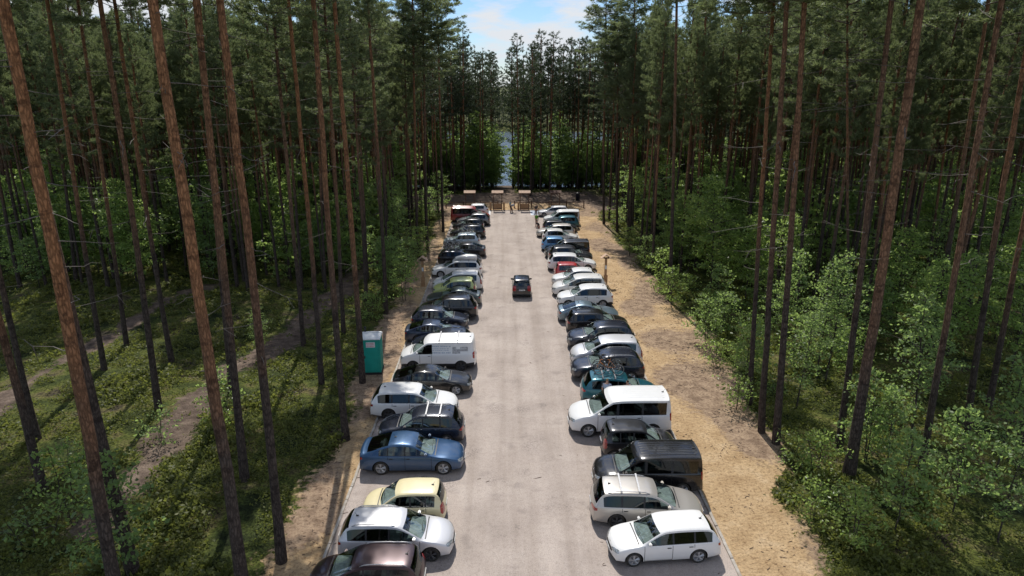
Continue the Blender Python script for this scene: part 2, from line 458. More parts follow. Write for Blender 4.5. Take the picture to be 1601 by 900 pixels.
# parking lot surface (fine gravel), 4 mm above the ground sheet
lm = bpy.data.materials.new('gravel_lot'); lm.use_nodes = True
t2 = lm.node_tree; b2 = t2.nodes['Principled BSDF']; b2.inputs['Roughness'].default_value = 0.92; b2.inputs['Specular IOR Level'].default_value = 0.2
g2 = N(t2, 'ShaderNodeNewGeometry')
_gn = lambda s, d=6, r=0.55, src=None: gn(s, d, r, src, t2, g2)
mpp = N(t2, 'ShaderNodeMapping'); mpp.inputs['Scale'].default_value = (1.0, 0.07, 1.0)
t2.links.new(g2.outputs['Position'], mpp.inputs[0])
basec = ramp(_gn(0.35, 5), [(0.3, (0.375, 0.320, 0.285)), (0.5, (0.435, 0.372, 0.332)), (0.7, (0.49, 0.425, 0.380))], t2)
basec = mixn(0.6, basec, ramp(_gn(1.1, 5, 0.6, mpp.outputs[0]), [(0.36, (0.82, 0.80, 0.78)), (0.52, (1, 1, 1)), (0.68, (1.07, 1.06, 1.05))], t2), t2, 'MULTIPLY')
basec = mixn(0.75, basec, ramp(_gn(5.0, 9, 0.78), [(0.36, (0.80, 0.79, 0.78)), (0.5, (1, 1, 1)), (0.68, (1.05, 1.04, 1.03))], t2), t2, 'MULTIPLY')
basec = mixn(0.85, basec, ramp(_gn(26, 3, 0.8), [(0.34, (0.55, 0.55, 0.56)), (0.48, (1, 1, 1)), (0.7, (1.12, 1.1, 1.06))], t2), t2, 'MULTIPLY')
spots = ramp(_gn(0.8, 2), [(0.60, (1, 1, 1)), (0.72, (0.80, 0.80, 0.81))], t2)
basec = mixn(1.0, basec, spots, t2, 'MULTIPLY')
t2.links.new(basec, b2.inputs['Base Color'])
tr_ = N(t2, 'ShaderNodeMapping'); tr_.inputs['Scale'].default_value = (0.9, 0.012, 1.0); t2.links.new(g2.outputs['Position'], tr_.inputs[0])
basec = mixn(1.0, basec, ramp(_gn(1.0, 3, 0.5, tr_.outputs[0]), [(0.40, (0.94, 0.935, 0.93)), (0.5, (1, 1, 1)), (0.62, (1.03, 1.03, 1.03))], t2), t2, 'MULTIPLY')
mk_ = ramp(_gn(0.45, 5, 0.6), [(0.54, (0, 0, 0)), (0.66, (1, 1, 1))], t2)
dk_ = ramp(_gn(11, 6, 0.8), [(0.44, (0.60, 0.60, 0.61)), (0.52, (1, 1, 1))], t2)
basec = mixn(mk_, basec, mixn(1.0, basec, dk_, t2, 'MULTIPLY'), t2)
t2.links.new(basec, b2.inputs['Base Color'])
bq = N(t2, 'ShaderNodeBump'); bq.inputs['Strength'].default_value = 0.7; bq.inputs['Distance'].default_value = 0.02
t2.links.new(_gn(22, 5, 0.7), bq.inputs['Height']); t2.links.new(bq.outputs[0], b2.inputs['Normal'])
def grid(name, x0, x1, y0, y1, z, m, step=2.0):
    X = np.linspace(x0, x1, max(2, int((x1 - x0) / step) + 1)); Y = np.linspace(y0, y1, max(2, int((y1 - y0) / step) + 1))
    A, B = np.meshgrid(X, Y); ix = np.arange(A.size).reshape(A.shape)
    F = np.stack([ix[:-1, :-1].ravel(), ix[:-1, 1:].ravel(), ix[1:, 1:].ravel(), ix[1:, :-1].ravel()], 1)
    return link(name, np_mesh(name, np.stack([A.ravel(), B.ravel(), np.full(A.size, z)], 1), F, [m]))
tag(grid('parking_lot', KL, KR, -12, LOT_END, 0.006, lm), kind='structure')

M['concrete'] = mat('kerb_concrete', (0.47, 0.44, 0.40), 0.85, noise=(2.2, 0.4, (0.30, 0.26, 0.21)), bump=(30, 0.3))
def kerb_run(p, q, name='kerb'):
    mb = MB(); p = Vector(p); q = Vector(q); d = (q - p); n = int(d.length); ang = math.atan2(d.y, d.x)
    for i in range(n):
        c0 = p + d * ((i + 0.5) / n)
        mb.box((c0.x + random.uniform(-.012, .012), c0.y, random.uniform(-.022, .008)), (d.length / n - random.uniform(.008, .03), 0.12, 0.15), rz=ang + random.uniform(-.006, .006))
    o = mb.build(name, M['concrete'], bevel=0.008); tag(o, kind='structure'); return o
kerb_run((KL - 0.06, -10, 0), (KL - 0.06, LOT_END, 0))
kerb_run((KR + 0.06, -10, 0), (KR + 0.06, LOT_END, 0))
kerb_run((KL - 0.12, LOT_END + 0.06, 0), (KR + 0.12, LOT_END + 0.06, 0))
# pale paved entry squares by the far end (painted bays)
M['bay'] = mat('pale_blue_paint', (0.50, 0.56, 0.66), 0.7, noise=(3, 0.15))
M['white_paint'] = mat('worn_white_paint', (0.72, 0.72, 0.72), 0.7, noise=(3, 0.15))
for (xa, xb) in ((-3.55, -2.1), (3.5, 5.5)):
    tag(grid('painted_bay', xa, xb, 93.3, 96.9, 0.010, M['bay']), kind='structure')
    mb = MB(); 
    for yy in (93.36, 96.84): mb.box(((xa + xb) / 2, yy, 0.013), (xb - xa, 0.12, 0.002))
    for xx in (xa + .06, xb - .06): mb.box((xx, 95.1, 0.016), (0.12, 3.3, 0.002))
    tag(mb.build('bay_lines', M['white_paint']), kind='structure')

# lake
wm = bpy.data.materials.new('lake_water'); wm.use_nodes = True
tw = wm.node_tree; bw = tw.nodes['Principled BSDF']; bw.inputs['Base Color'].default_value = (0.05, 0.075, 0.09, 1)
bw.inputs['Roughness'].default_value = 0.2
gw = N(tw, 'ShaderNodeNewGeometry'); nw = N(tw, 'ShaderNodeTexNoise'); nw.inputs['Scale'].default_value = 1.5; nw.inputs['Detail'].default_value = 4
tw.links.new(gw.outputs['Position'], nw.inputs['Vector'])
bb = N(tw, 'ShaderNodeBump'); bb.inputs['Strength'].default_value = 0.8; bb.inputs['Distance'].default_value = 0.2
tw.links.new(nw.outputs[0], bb.inputs['Height']); tw.links.new(bb.outputs[0], bw.inputs['Normal'])
tag(grid('lake', -700, 700, 140, 312, -2.95, wm, 60), kind='structure')

# ------------------------------------------------------------------ vegetation
def unit(v): return v / (np.linalg.norm(v, axis=-1, keepdims=True) + 1e-9)

def needles(rs, C, D, m, ln, wd, spread=0.9):
    """m thin triangles per tuft centre C pointing about D"""
    n = len(C)
    c = np.repeat(C, m, 0); d = unit(np.repeat(D, m, 0) + rs.normal(0, spread, (n * m, 3)))
    l = ln * rs.uniform(0.7, 1.25, (n * m, 1))
    s = unit(np.cross(d, rs.normal(0, 1, (n * m, 3)))) * wd * 0.5
    st = c + rs.normal(0, 0.035, (n * m, 3))
    V = np.stack([st - s, st + s, st + d * l], 1).reshape(-1, 3)
    F = np.arange(n * m * 3).reshape(-1, 3)
    return V, F

def leaves(rs, C, size, flat=0.5):
    """one rhombic leaf (two triangles sharing a fold) per centre"""
    n = len(C)
    nrm = unit(rs.normal(0, 1, (n, 3)) * np.array([1, 1, flat]) + np.array([0, 0, 0.9]))
    a = unit(np.cross(nrm, rs.normal(0, 1, (n, 3)))); b = np.cross(nrm, a)
    s = size * rs.uniform(0.65, 1.3, (n, 1))
    V = np.stack([C - a * s * 0.5, C + b * s * 0.32 - nrm * s * 0.08, C + a * s * 0.55, C - b * s * 0.32 - nrm * s * 0.08], 1).reshape(-1, 3)
    i = np.arange(n)[:, None] * 4
    F = np.concatenate([i + np.array([[0, 1, 2]]), i + np.array([[0, 2, 3]])], 0)
    return V, F

def tubes(lines, n=4):
    """many thin tapered tubes at once: list of (pts (k,3), r0, r1)"""
    VV = []; FF = []; o = 0
    an = np.arange(n) * 2 * np.pi / n
    for P, r0, r1 in lines:
        P = np.asarray(P, float); k = len(P)
        T = unit(np.gradient(P, axis=0)); ref = np.array([0, 0, 1.0]) if abs(T[0, 2]) < 0.9 else np.array([1.0, 0, 0])
        A = unit(np.cross(T, ref)); B = np.cross(T, A)
        r = np.linspace(r0, r1, k)[:, None, None]
        V = P[:, None, :] + (A[:, None, :] * np.cos(an)[None, :, None] + B[:, None, :] * np.sin(an)[None, :, None]) * r
        VV.append(V.reshape(-1, 3))
        i = np.arange(k - 1)[:, None] * n; j = np.arange(n)[None, :]; j2 = (j + 1) % n
        q = np.stack([i + j, i + j2, i + n + j2, i + n + j], -1).reshape(-1, 4) + o
        FF.append(q); o += k * n
    V = np.concatenate(VV); Q = np.concatenate(FF)
    return V, np.concatenate([Q[:, [0, 1, 2]], Q[:, [0, 2, 3]]], 0)

def trunk_path(rs, H, bend=0.11, k=16):
    z = np.linspace(-0.4, H, k); ph = rs.uniform(0, 6.28, 2)
    x = bend * (np.sin(z / H * 3.6 + ph[0]) - np.sin(ph[0])) + rs.normal(0, 0.015, k)
    y = bend * (np.sin(z / H * 3.1 + ph[1]) - np.sin(ph[1])) + rs.normal(0, 0.015, k)
    return np.stack([x, y, z], 1)
def trunk_mesh(rs, P, r, mats, n=10, rt=0.5):
    k = len(P); h = np.linspace(0, 1, k)
    rad = r * (1 - (1 - rt) * h ** 0.9) * (1 + 0.35 * np.exp(-h * k * 0.9)); rad[-1] = 0.02
    an = np.arange(n) * 2 * np.pi / n
    V = P[:, None, :] + np.stack([np.cos(an)[None, :] * rad[:, None], np.sin(an)[None, :] * rad[:, None], np.zeros((k, n))], -1) * (1 + rs.normal(0, 0.03, (k, n, 1)))
    i = np.arange(k - 1)[:, None] * n; j = np.arange(n)[None, :]; j2 = (j + 1) % n
    F = np.stack([i + j, i + j2, i + n + j2, i + n + j], -1).reshape(-1, 4)
    return V.reshape(-1, 3), F

def pine_geo(seed, H, cb, lod=0, nd=0):
    """returns trunk (V, quads), wood (V, tris), needles (V, tris)"""
    rs = np.random.RandomState(seed)
    P = trunk_path(rs, H)
    tv, tf = trunk_mesh(rs, P, rs.uniform(0.165, 0.19), None, 12 if lod == 0 else 5)
    px = lambda z: np.array([np.interp(z, P[:, 2], P[:, 0]), np.interp(z, P[:, 2], P[:, 1]), z])
    lines = []; C = []; D = []
    z = H * cb; az = rs.uniform(0, 6.28)
    gap = [0.62, 1.1, 2.0][lod]
    while z < H - 0.3:
        u = (z - H * cb) / (H * (1 - cb))
        Lb = (0.85 + 1.25 * math.sin(min(1, u * 1.6 + 0.18) * PI * 0.5)) * (1 - max(0, u - 0.45) / 0.58) ** 0.8 + 0.3
        for q in range(rs.randint(3, 6) if u > 0.12 else rs.randint(1, 4)):
            az += 2.4 + rs.normal(0, 0.35)
            l = Lb * rs.uniform(0.55, 1.2)
            el = 0.02 + 0.75 * u + rs.normal(0, 0.20)
            s = np.linspace(0, 1, 6)
            hd = np.array([math.cos(az), math.sin(az), 0]); sd_ = np.array([-hd[1], hd[0], 0])
            wig = rs.normal(0, 0.22) * l
            B = px(z + rs.normal(0, .12))[None, :] + hd * (s * l * math.cos(el))[:, None] + np.array([0, 0, 1.0]) * (s * l * math.sin(el) + (s ** 2.2) * l * rs.uniform(-0.1, 0.22) - 0.03 * np.sin(s * PI) * l)[:, None] + sd_ * (wig * s * s)[:, None]
            if lod < 2: lines.append((B[::1 if lod == 0 else 2], 0.013 + 0.009 * l, 0.004))
            nt_ = max(2, int(l * [6.2, 3.0, 1.6][lod]))
            for a in range(nt_):
                sa = rs.uniform(0.32, 1.0) if a else 1.0
                o = np.array([np.interp(sa, s, B[:, i]) for i in range(3)])
                tl = rs.uniform(0.25, 0.75) * (1.15 - sa * 0.5) * min(1, l / 1.6 + 0.3)
                side = rs.choice([-1, 1])
                td = unit(hd * rs.uniform(0.3, 1.0) + sd_ * side * rs.uniform(0.4, 1.1) * (sa < 1) + np.array([0, 0, rs.uniform(-0.05, 0.5)]))
                if lod == 0: lines.append((np.stack([o, o + td * tl]), 0.008, 0.004))
                for w in np.linspace(0.3, 1.0, [4, 3, 1][lod]):
                    C.append(o + td * tl * w + rs.normal(0, 0.07, 3)); D.append(td * 0.8 + np.array([0, 0, 0.35]))
        z += gap * rs.uniform(0.6, 1.25) * (1.15 if u < 0.15 else 1 - 0.35 * u)
    C.append(px(H)); D.append(np.array([0, 0, 1.0]))
    nlive = sum((len(q[0]) - 1) * 4 * 2 for q in lines)
    if lod == 0:   # bare dead branches below the crown
        for q in range(nd or rs.randint(6, 12)):
            zz = H * rs.uniform(0.28, cb + 0.08); a = rs.uniform(0, 6.28); l = rs.uniform(0.25, 1.9) * (0.4 + zz / (H * cb) * 0.8)
            s = np.linspace(0, 1, 5)
            hd = np.array([math.cos(a), math.sin(a), 0])
            B = px(zz)[None, :] + hd * (s * l)[:, None] + np.array([0, 0, 1.0]) * (rs.normal(0, 0.22) * s * l - 0.04 * np.sin(s * 3) * l)[:, None] + rs.normal(0, 0.05, (5, 3)) * s[:, None]
            lines.append((B, 0.014, 0.004))
            if l > 0.9:
                o = B[3]; lines.append((np.stack([o, o + unit(rs.normal(0, 1, 3) + hd) * 0.5]), 0.01, 0.004))
    C = np.array(C); D = unit(np.array(D))
    nv, nf = needles(rs, C, D, [9, 7, 7][lod], [0.21, 0.30, 0.75][lod], [0.042, 0.085, 0.26][lod])
    global SNAGS
    SNAGS = nlive
    wv, wf = tubes(lines, 4 if lod == 0 else 3) if lines else (np.zeros((0, 3)), np.zeros((0, 3), int))
    return (tv, tf), (wv, wf), (nv, nf)

PINES = []
for i, (h, cb) in enumerate([(26.5, .60), (25, .54), (24, .48), (27, .62), (25.5, .46), (23, .48), (26, .64), (24.5, .56), (26, .50), (28.5, .72), (29, .74), (28, .70), (29.5, .73)]):
    (tv, tf), (wv, wf), (nv, nf) = pine_geo(100 + i, h, cb, 0, 13 if i > 8 else 9)
    tm = np_mesh('trunk', tv, tf, [M['bark']], smooth=True)
    V = np.concatenate([wv, nv]); F_ = np.concatenate([wf, nf + len(wv)])
    SNAG_FROM = SNAGS // 2
    wm_ = np.zeros(len(wf), int); h_ = len(wf) // 2; wm_[SNAG_FROM:h_] = 2; wm_[h_ + SNAG_FROM:] = 2
    mi = np.concatenate([wm_, np.ones(len(nf), int)])
    PINES.append((tm, np_mesh('crown', V, F_, [M['twig'], M['needle'], M['snag']], mi), h))
NPW = 9
print('pine tris', len(PINES[0][1].polygons))

def pine(x, y, var, s, rz, lean=(0, 0), label=None, group=None, r=1.0, cw=1.0):
    e = empty('pine_tree', (x, y, gzf(x, y)), 0, label, 'pine tree', group)
    tm, cmesh, h = PINES[var % len(PINES)]
    ROT = Matrix.Rotation(math.atan2(lean[0], 1), 3, 'Y') @ Matrix.Rotation(-math.atan2(lean[1], 1), 3, 'X') @ Matrix.Rotation(rz, 3, 'Z')
    e.rotation_euler = ROT.to_euler(); e.scale = (s, s, s)
    link('trunk', tm, e, scale=(r, r, 1)); link('crown', cmesh, e, scale=(cw, cw, 1))
    return e

def broad_geo(seed, H, spreadr, nb, nl, leaf, trunk_r, base=0.2, stems=1):
    rs = np.random.RandomState(seed); lines = []; C = []
    for st in range(stems):
        off = rs.normal(0, 0.25, 2) if stems > 1 else np.zeros(2)
        P = trunk_path(rs, H, 0.02 * H, 10); P[:, :2] += off[None, :] * np.linspace(0.3, 1.6, 10)[:, None]
        lines.append((P, trunk_r, 0.012))
        az = rs.uniform(0, 6)
        for q in range(nb // stems):
            u = base + (1 - base) * (q + rs.rand()) / (nb // stems)
            az += 2.4 + rs.normal(0, 0.4)
            z = u * H
            l = spreadr * (0.35 + math.sin(min(1.0, (u - base) / (1 - base) * 0.9 + 0.12) * PI) * 0.8) * rs.uniform(0.6, 1.2)
            o = np.array([np.interp(z, P[:, 2], P[:, 0]), np.interp(z, P[:, 2], P[:, 1]), z])
            s = np.linspace(0, 1, 5); hd = np.array([math.cos(az), math.sin(az), 0])
            el = rs.uniform(0.15, 0.65)
            B = o + hd * (s * l * math.cos(el))[:, None] + np.array([0, 0, 1.0]) * (s * l * math.sin(el) - 0.18 * s ** 2 * l)[:, None]
            lines.append((B, 0.010 + 0.008 * l, 0.004))
            nc = max(3, int(l * 3.4))
            for a in range(nc):
                sa = rs.uniform(0.25, 1.05); c0 = np.array([np.interp(sa, s, B[:, i]) for i in range(3)])
                c0 = c0 + rs.normal(0, 0.22, 3) * np.array([1, 1, 0.45]) * (0.5 + l * 0.35)
                m = int(nl * rs.uniform(0.5, 1.4))
                C.append(c0 + rs.normal(0, 1, (m, 3)) * np.array([0.20, 0.20, 0.07]) * (0.7 + 0.3 * spreadr ** 0.5))
    C = np.concatenate(C)
    C = C[rs.rand(len(C)) < 0.72]
    lv, lf = leaves(rs, C, leaf * 1.45, 0.8)
    wv, wf = tubes(lines, 5)
    return (wv, wf), (lv, lf)

BROAD = []   # (stem mesh, leaf mesh, height, category)
SPEC = [(11, 7.5, 2.0, 46, 13, 0.15, 0.07, 0.22, 1, 'leaf'), (12, 5.2, 1.5, 34, 13, 0.14, 0.045, 0.15, 1, 'leaf_cool'),
        (13, 3.6, 1.2, 26, 12, 0.13, 0.03, 0.12, 2, 'leaf'), (14, 9.5, 2.5, 64, 13, 0.155, 0.10, 0.20, 1, 'leaf'),
        (15, 4.4, 1.7, 30, 14, 0.14, 0.04, 0.10, 2, 'leaf_cool'), (16, 6.2, 1.3, 34, 12, 0.13, 0.05, 0.25, 1, 'leaf_cool'),
        (17, 2.0, 1.0, 18, 12, 0.11, 0.018, 0.08, 3, 'leaf'), (18, 1.3, 0.75, 14, 10, 0.10, 0.014, 0.08, 3, 'leaf_cool'),
        (19, 8.2, 1.7, 50, 10, 0.12, 0.07, 0.25, 1, 'leaf_cool')]
for (sd_, H, sp, nb, nl, lf_, tr, base, st, mm) in SPEC:
    (wv, wf), (lv, lf) = broad_geo(sd_, H, sp, nb, nl, lf_, tr, base, st)
    BROAD.append((np_mesh('trunk', wv, wf, [M['bark_grey']], smooth=True), np_mesh('foliage', lv, lf, [M[mm]]), H))
print('broad tris', [len(b[1].polygons) for b in BROAD])

def broad(x, y, var, s, rz, label, group=None):
    sm, lm_, h = BROAD[var]
    nm, cat = ('leafy_shrub', 'shrub') if h * s < 2.6 else ('broadleaf_sapling', 'young tree') if h * s < 7 else ('broadleaf_tree', 'broadleaf tree')
    e = empty(nm, (x, y, gzf(x, y) - 0.03), rz, label, cat, group); e.scale = (s, s, s * random.uniform(0.9, 1.12))
    link('trunk' if h * s >= 2.6 else 'stem', sm, e); link('foliage', lm_, e)
    return e

def spruce_geo(seed, H):
    rs = np.random.RandomState(seed); P = trunk_path(rs, H, 0.05); lines = []; C = []; D = []
    z = 0.7; az = 0
    while z < H - 0.2:
        u = z / H; Lb = 0.25 + (1 - u) ** 0.9 * 2.1
        for q in range(6):
            az += 2.4 + rs.normal(0, .2); l = Lb * rs.uniform(0.75, 1.15); s = np.linspace(0, 1, 5)
            hd = np.array([math.cos(az), math.sin(az), 0]); sd2 = np.array([-hd[1], hd[0], 0])
            B = np.array([0, 0, z]) + hd * (s * l)[:, None] + np.array([0, 0, 1.0]) * (-0.28 * s * l + 0.14 * s * s * l)[:, None]
            lines.append((B, 0.02, 0.005))
            for a in range(int(l * 9) + 2):
                sa = rs.uniform(0.15, 1); c0 = np.array([np.interp(sa, s, B[:, i]) for i in range(3)])
                C.append(c0 + sd2 * rs.normal(0, 0.22) * (1.3 - sa) - np.array([0, 0, rs.uniform(0, .12)])); D.append(hd + sd2 * rs.normal(0, .7) - np.array([0, 0, .25]))
        z += 0.42 * rs.uniform(0.8, 1.2)
    nv, nf = needles(rs, np.array(C), unit(np.array(D)), 8, 0.22, 0.05, 0.6)
    wv, wf = tubes(lines, 3)
    tv, tf = trunk_mesh(rs, P, 0.12, None, 8, 0.1)
    V = np.concatenate([wv, nv]); F_ = np.concatenate([wf, nf + len(wv)])
    return np_mesh('trunk', tv, tf, [M['bark_grey']], smooth=True), np_mesh('crown', V, F_, [M['twig'], M['needle_dark']], np.concatenate([np.zeros(len(wf), int), np.ones(len(nf), int)]))
SPR = spruce_geo(5, 10.0)
# ------------------------------------------------------------------ trees: placed ones
random.seed(5); rng = np.random.RandomState(42)
# (xa, ya) upper image point, (xb, yb) foot, radius factor, label
KEY = [
 (0, 20, 198, 1010, 1.18, 'thick pale orange pine trunk nearest the left edge, foot below the frame'),
 (238, 0, 388, 962, 1.14, 'thick bright orange pine trunk with dark knot rings, left foreground'),
 (350, 0, 440, 877, 0.95, 'slim pine standing on the sandy strip left of the nearest parked cars'),
 (297, 0, 383, 750, 0.95, 'brown pine just left of the slim sandy strip pine, foot in green cover'),
 (20, 115, 208, 892, 1.2, 'dark leaning pine rising behind the leftmost thick trunk'),
 (-32, 400, 68, 766, 0.95, 'dark pine cut by the left edge, nearer foot of the edge pair'),
 (-17, 350, 58, 686, 0.9, 'dark pine cut by the left edge, farther foot of the edge pair'),
 (80, 50, 163, 578, 0.85, 'dark slender pine with its foot beside the upper left soil path'),
 (162, 15, 248, 640, 0.95, 'pine with its foot at the edge of the lit soil path, left wood'),
 (132, 50, 198, 540, 0.85, 'thin pine between the two slender dark pines, upper left soil path'),
 (205, 175, 268, 566, 0.85, 'straight dark pine right of the pathside pine in the left wood'),
 (322, 100, 362, 612, 0.85, 'dark pine whose foot meets the middle of the soil path'),
 (430, 0, 475, 540, 0.85, 'reddish pine on the soil path bend left of the portable toilet'),
 (455, 0, 503, 600, 0.85, 'reddish pine in green cover left of the portable toilet'),
 (485, 0, 541, 688, 0.95, 'bright orange pine on the margin below the portable toilet'),
 (528, 0, 567, 598, 0.95, 'brown pine standing directly in front of the portable toilet'),
 (552, 50, 573, 470, 0.85, 'brown pine on the left margin behind the portable toilet'),
 (577, 0, 604, 490, 0.9, 'grey brown pine on the margin beside the dark parked cars'),
 (510, 85, 537, 520, 0.85, 'grey pine between path and toilet in the left wood'),
 (642, 0, 653, 396, 0.9, 'pine beside the roofed wooden post on the left margin'),
 (662, 85, 668, 390, 0.8, 'thin pine touching the roofed wooden post on the left margin'),
 (685, 120, 693, 362, 0.95, 'pine on the margin beside the red van'),
 (603, 150, 622, 352, 0.9, 'leaning brown pine in the leafy bushes left of the red van'),
 (1430, 0, 1328, 742, 1.38, 'thickest purplish pine on the right with forked bare limbs'),
 (1262, 0, 1213, 693, 0.98, 'right one of two tall orange pines at the sand edge, right side'),
 (1230, 0, 1190, 675, 0.92, 'left one of two tall orange pines at the sand edge, right side'),
 (1207, 0, 1172, 632, 0.8, 'slender pine just behind the two tall orange sand edge pines'),
 (1061, 0, 1047, 470, 0.88, 'lone bent reddish pine at the bushes right of the lot'),
 (962, 30, 965, 362, 0.9, 'pine at the right margin beyond the roofed wooden post'),
 (945, 0, 944, 350, 0.85, 'straight pine left of its neighbour at the far right margin'),
 (991, 150, 985, 366, 0.85, 'pine above the roofed wooden post on the right'),
 (1397, 0, 1312, 698, 0.85, 'orange pine behind the thickest purplish trunk, right wood'),
 (1560, 0, 1440, 738, 0.9, 'orange leaning pine right of the thickest trunk, foot in shrubs'),
 (1550, 0, 1452, 560, 0.85, 'dark pine crossing behind the orange leaning pine, right wood'),
 (1600, 90, 1510, 676, 0.9, 'dark pine between two orange trunks near the right edge'),
 (1655, 100, 1545, 638, 0.8, 'slim orange pine nearest the right edge, foot in the bushes'),
 (1680, 330, 1594, 692, 0.9, 'dark pine foot at the very right edge of the picture'),
 (1325, 175, 1328, 540, 0.55, 'thin grey pine pole among leafy trees, right wood'),
]
FEET = []
for i, (xa, ya, xb, yb, r, lab) in enumerate(KEY):
    p = gpt(xb, yb) if yb < 930 else gp(xb, yb)
    q = at_depth(xa, ya, p.y)
    lean = ((q.x - p.x) / max(q.z - p.z, 1), 0)
    v = [9, 10, 11, 12][i % 4] if p.y < 42 else [0, 3, 6, 9, 7, 11][i % 6]
    pine(p.x, p.y, v, random.uniform(0.97, 1.05), rng.uniform(0, 6.28), lean, lab, 'pines at the front of the wood', r, 1.85 if p.y < 42 and abs(p.x - .8) > 12 else 1.5 if p.y > 60 else 1.1)
    FEET.append((p.x, p.y))

# ---- the rest of the wood
def in_clear(x, y):
    return ledge(y) - 0.6 < x < redge(y) + 0.6 and y < LOT_END + 4
cand = []
tries = 0
pts = list(FEET)
cell = {}
def key(x, y): return (int(x // 3), int(y // 3))
for p in pts: cell.setdefault(key(*p), []).append(p)
def okd(x, y, d):
    kx, ky = key(x, y)
    for a in (-1, 0, 1):
        for b_ in (-1, 0, 1):
            for q in cell.get((kx + a, ky + b_), ()):
                if (q[0] - x) ** 2 + (q[1] - y) ** 2 < d * d: return False
    return True
while tries < 40000 and len(cand) < 1080:
    tries += 1
    y = rng.uniform(32, 143) ; x = rng.uniform(-0.84 * y - 4, 0.86 * y + 4)
    if abs(x) > 100 or in_clear(x, y): continue
    z = gzf(x, y); pr = proj((x, y, z))
    if pr is None: continue
    px_, py_, zc = pr
    if py_ > (455 if px_ < 600 else 540): continue
    if px_ < -60 or px_ > 1665: continue
    if float(pathmask(np.array([x]), np.array([y]))[0]) > 0.5 and rng.rand() < 0.93: continue
    if y > LOT_END and abs(px_ - 790) < 10: continue
    if LOT_END < y < 106 and abs(x) < 14 and rng.rand() < 0.6: continue
    if abs(px_ - 790) < 14 and y < LOT_END + 12: continue
    if x > redge(y) and x < redge(y) + 8 and y < 62: continue
    if x < ledge(y) and x > ledge(y) - 5 and y < 60: continue
    if not okd(x, y, 2.15 if y < LOT_END else 1.8): continue
    cand.append((zc, x, y)); cell.setdefault(key(x, y), []).append((x, y))
cand.sort()
print('pines', len(cand))
NIND = 298 - len(KEY)
LANDP = [(20, 'above the pair cut by the left edge'), (163, 'behind the dark slender pine at the upper left soil path'), (215, 'behind the thin pine by the upper left soil path'),
 (275, 'behind the pine at the lit soil path'), (330, 'behind the bright orange knotted trunk'), (385, 'behind the dark pine at the middle of the soil path'), (430, 'behind the slim sandy strip pine'),
 (478, 'behind the reddish pine on the path bend'), (520, 'behind the bright orange margin pine'), (560, 'behind the pine at the portable toilet'), (600, 'behind the grey brown pine by dark cars'),
 (645, 'behind the roofed post on the left'), (690, 'behind the pine at the red van'), (735, 'behind the leftmost notice board'), (778, 'behind the notice board left of the lake path'),
 (820, 'behind the notice board right of the lake path'), (868, 'behind the shaded rightmost notice board'), (920, 'behind the litter bin'), (965, 'behind the right margin pines'),
 (1010, 'behind the bushy spruce on the right'), (1050, 'behind the bent reddish pine'), (1110, 'behind the biggest leafy tree right'), (1175, 'behind the slender pine at the sand edge'), (1225, 'behind the two tall orange pines'),
 (1290, 'behind the thin grey pole'), (1350, 'behind the thickest purplish trunk'), (1430, 'behind the dark crossing pine'), (1500, 'behind the orange leaning pine'), (1560, 'behind the slim orange pine at the right'), (1620, 'at the right edge of the picture')]
_o1 = 'first second third fourth fifth sixth seventh eighth ninth tenth eleventh twelfth thirteenth fourteenth fifteenth sixteenth seventeenth eighteenth nineteenth twentieth'.split()
ORD = ['nearest'] + [w + ' nearest' for w in _o1[1:]] + ['twenty-%s nearest' % w for w in _o1[:9]] + ['thirtieth nearest'] + ['thirty-%s nearest' % w for w in _o1[:9]]
_cnt = {}
def ordlabel(px_, what):
    lm_ = min(LANDP, key=lambda q: abs(q[0] - px_))[1]
    k = _cnt.get((lm_, what), 0); _cnt[(lm_, what)] = k + 1
    return '%s %s %s' % (ORD[k] if k < len(ORD) else 'far', what, lm_)
for i, (zc, x, y) in enumerate(cand[:NIND]):
    side = 'left of' if x < 0 else 'right of'
    if y > LOT_END: lab = 'tall pine in the wood between the parking lot and the lake'; g = 'pines by the lake'
    elif x < 0: lab = 'tall pine deep in the wood left of the parking lot'; g = 'pines in the left wood'
    else: lab = 'tall pine deep in the wood right of the parking lot'; g = 'pines in the right wood'
    lab = ordlabel(proj((x, y, 0))[0], 'wood pine')
    pine(x, y, rng.randint(NPW), rng.uniform(0.86, 1.06), rng.uniform(0, 6.28), (rng.normal(0, .018), rng.normal(0, .018)), lab, g, rng.uniform(0.62, 0.95), rng.uniform(0.58, 0.85) if y < LOT_END else rng.uniform(1.1, 1.4))

def forest_mass(name, pts, lod, seeds, kind_label, cat, nm_='needle'):
    G = [pine_geo(s, h, cb, lod) for s, h, cb in seeds]
    VV = []; FF = []; MI = []; o = 0
    for (x, y, s) in pts:
        (tv, tf), (wv, wf), (nv, nf) = G[rng.randint(len(G))]
        tf3 = np.concatenate([tf[:, [0, 1, 2]], tf[:, [0, 2, 3]]])
        a = rng.uniform(0, 6.28); ca, sa = math.cos(a), math.sin(a)
        Rm = np.array([[ca, -sa, 0], [sa, ca, 0], [0, 0, 1]]) * s
        V = np.concatenate([tv, wv, nv]) @ Rm.T + np.array([x, y, gzf(x, y)])
        F_ = np.concatenate([tf3, wf + len(tv), nf + len(tv) + len(wv)]) + o
        MI.append(np.concatenate([np.zeros(len(tf3), int), np.full(len(wf), 1), np.full(len(nf), 2)]))
        VV.append(V); FF.append(F_); o += len(V)
    o_ = link(name, np_mesh(name, np.concatenate(VV), np.concatenate(FF), [M['bark'], M['twig'], M[nm_]], np.concatenate(MI)))
    tag(o_, kind_label, cat, kind='stuff'); print(name, len(o_.data.polygons))
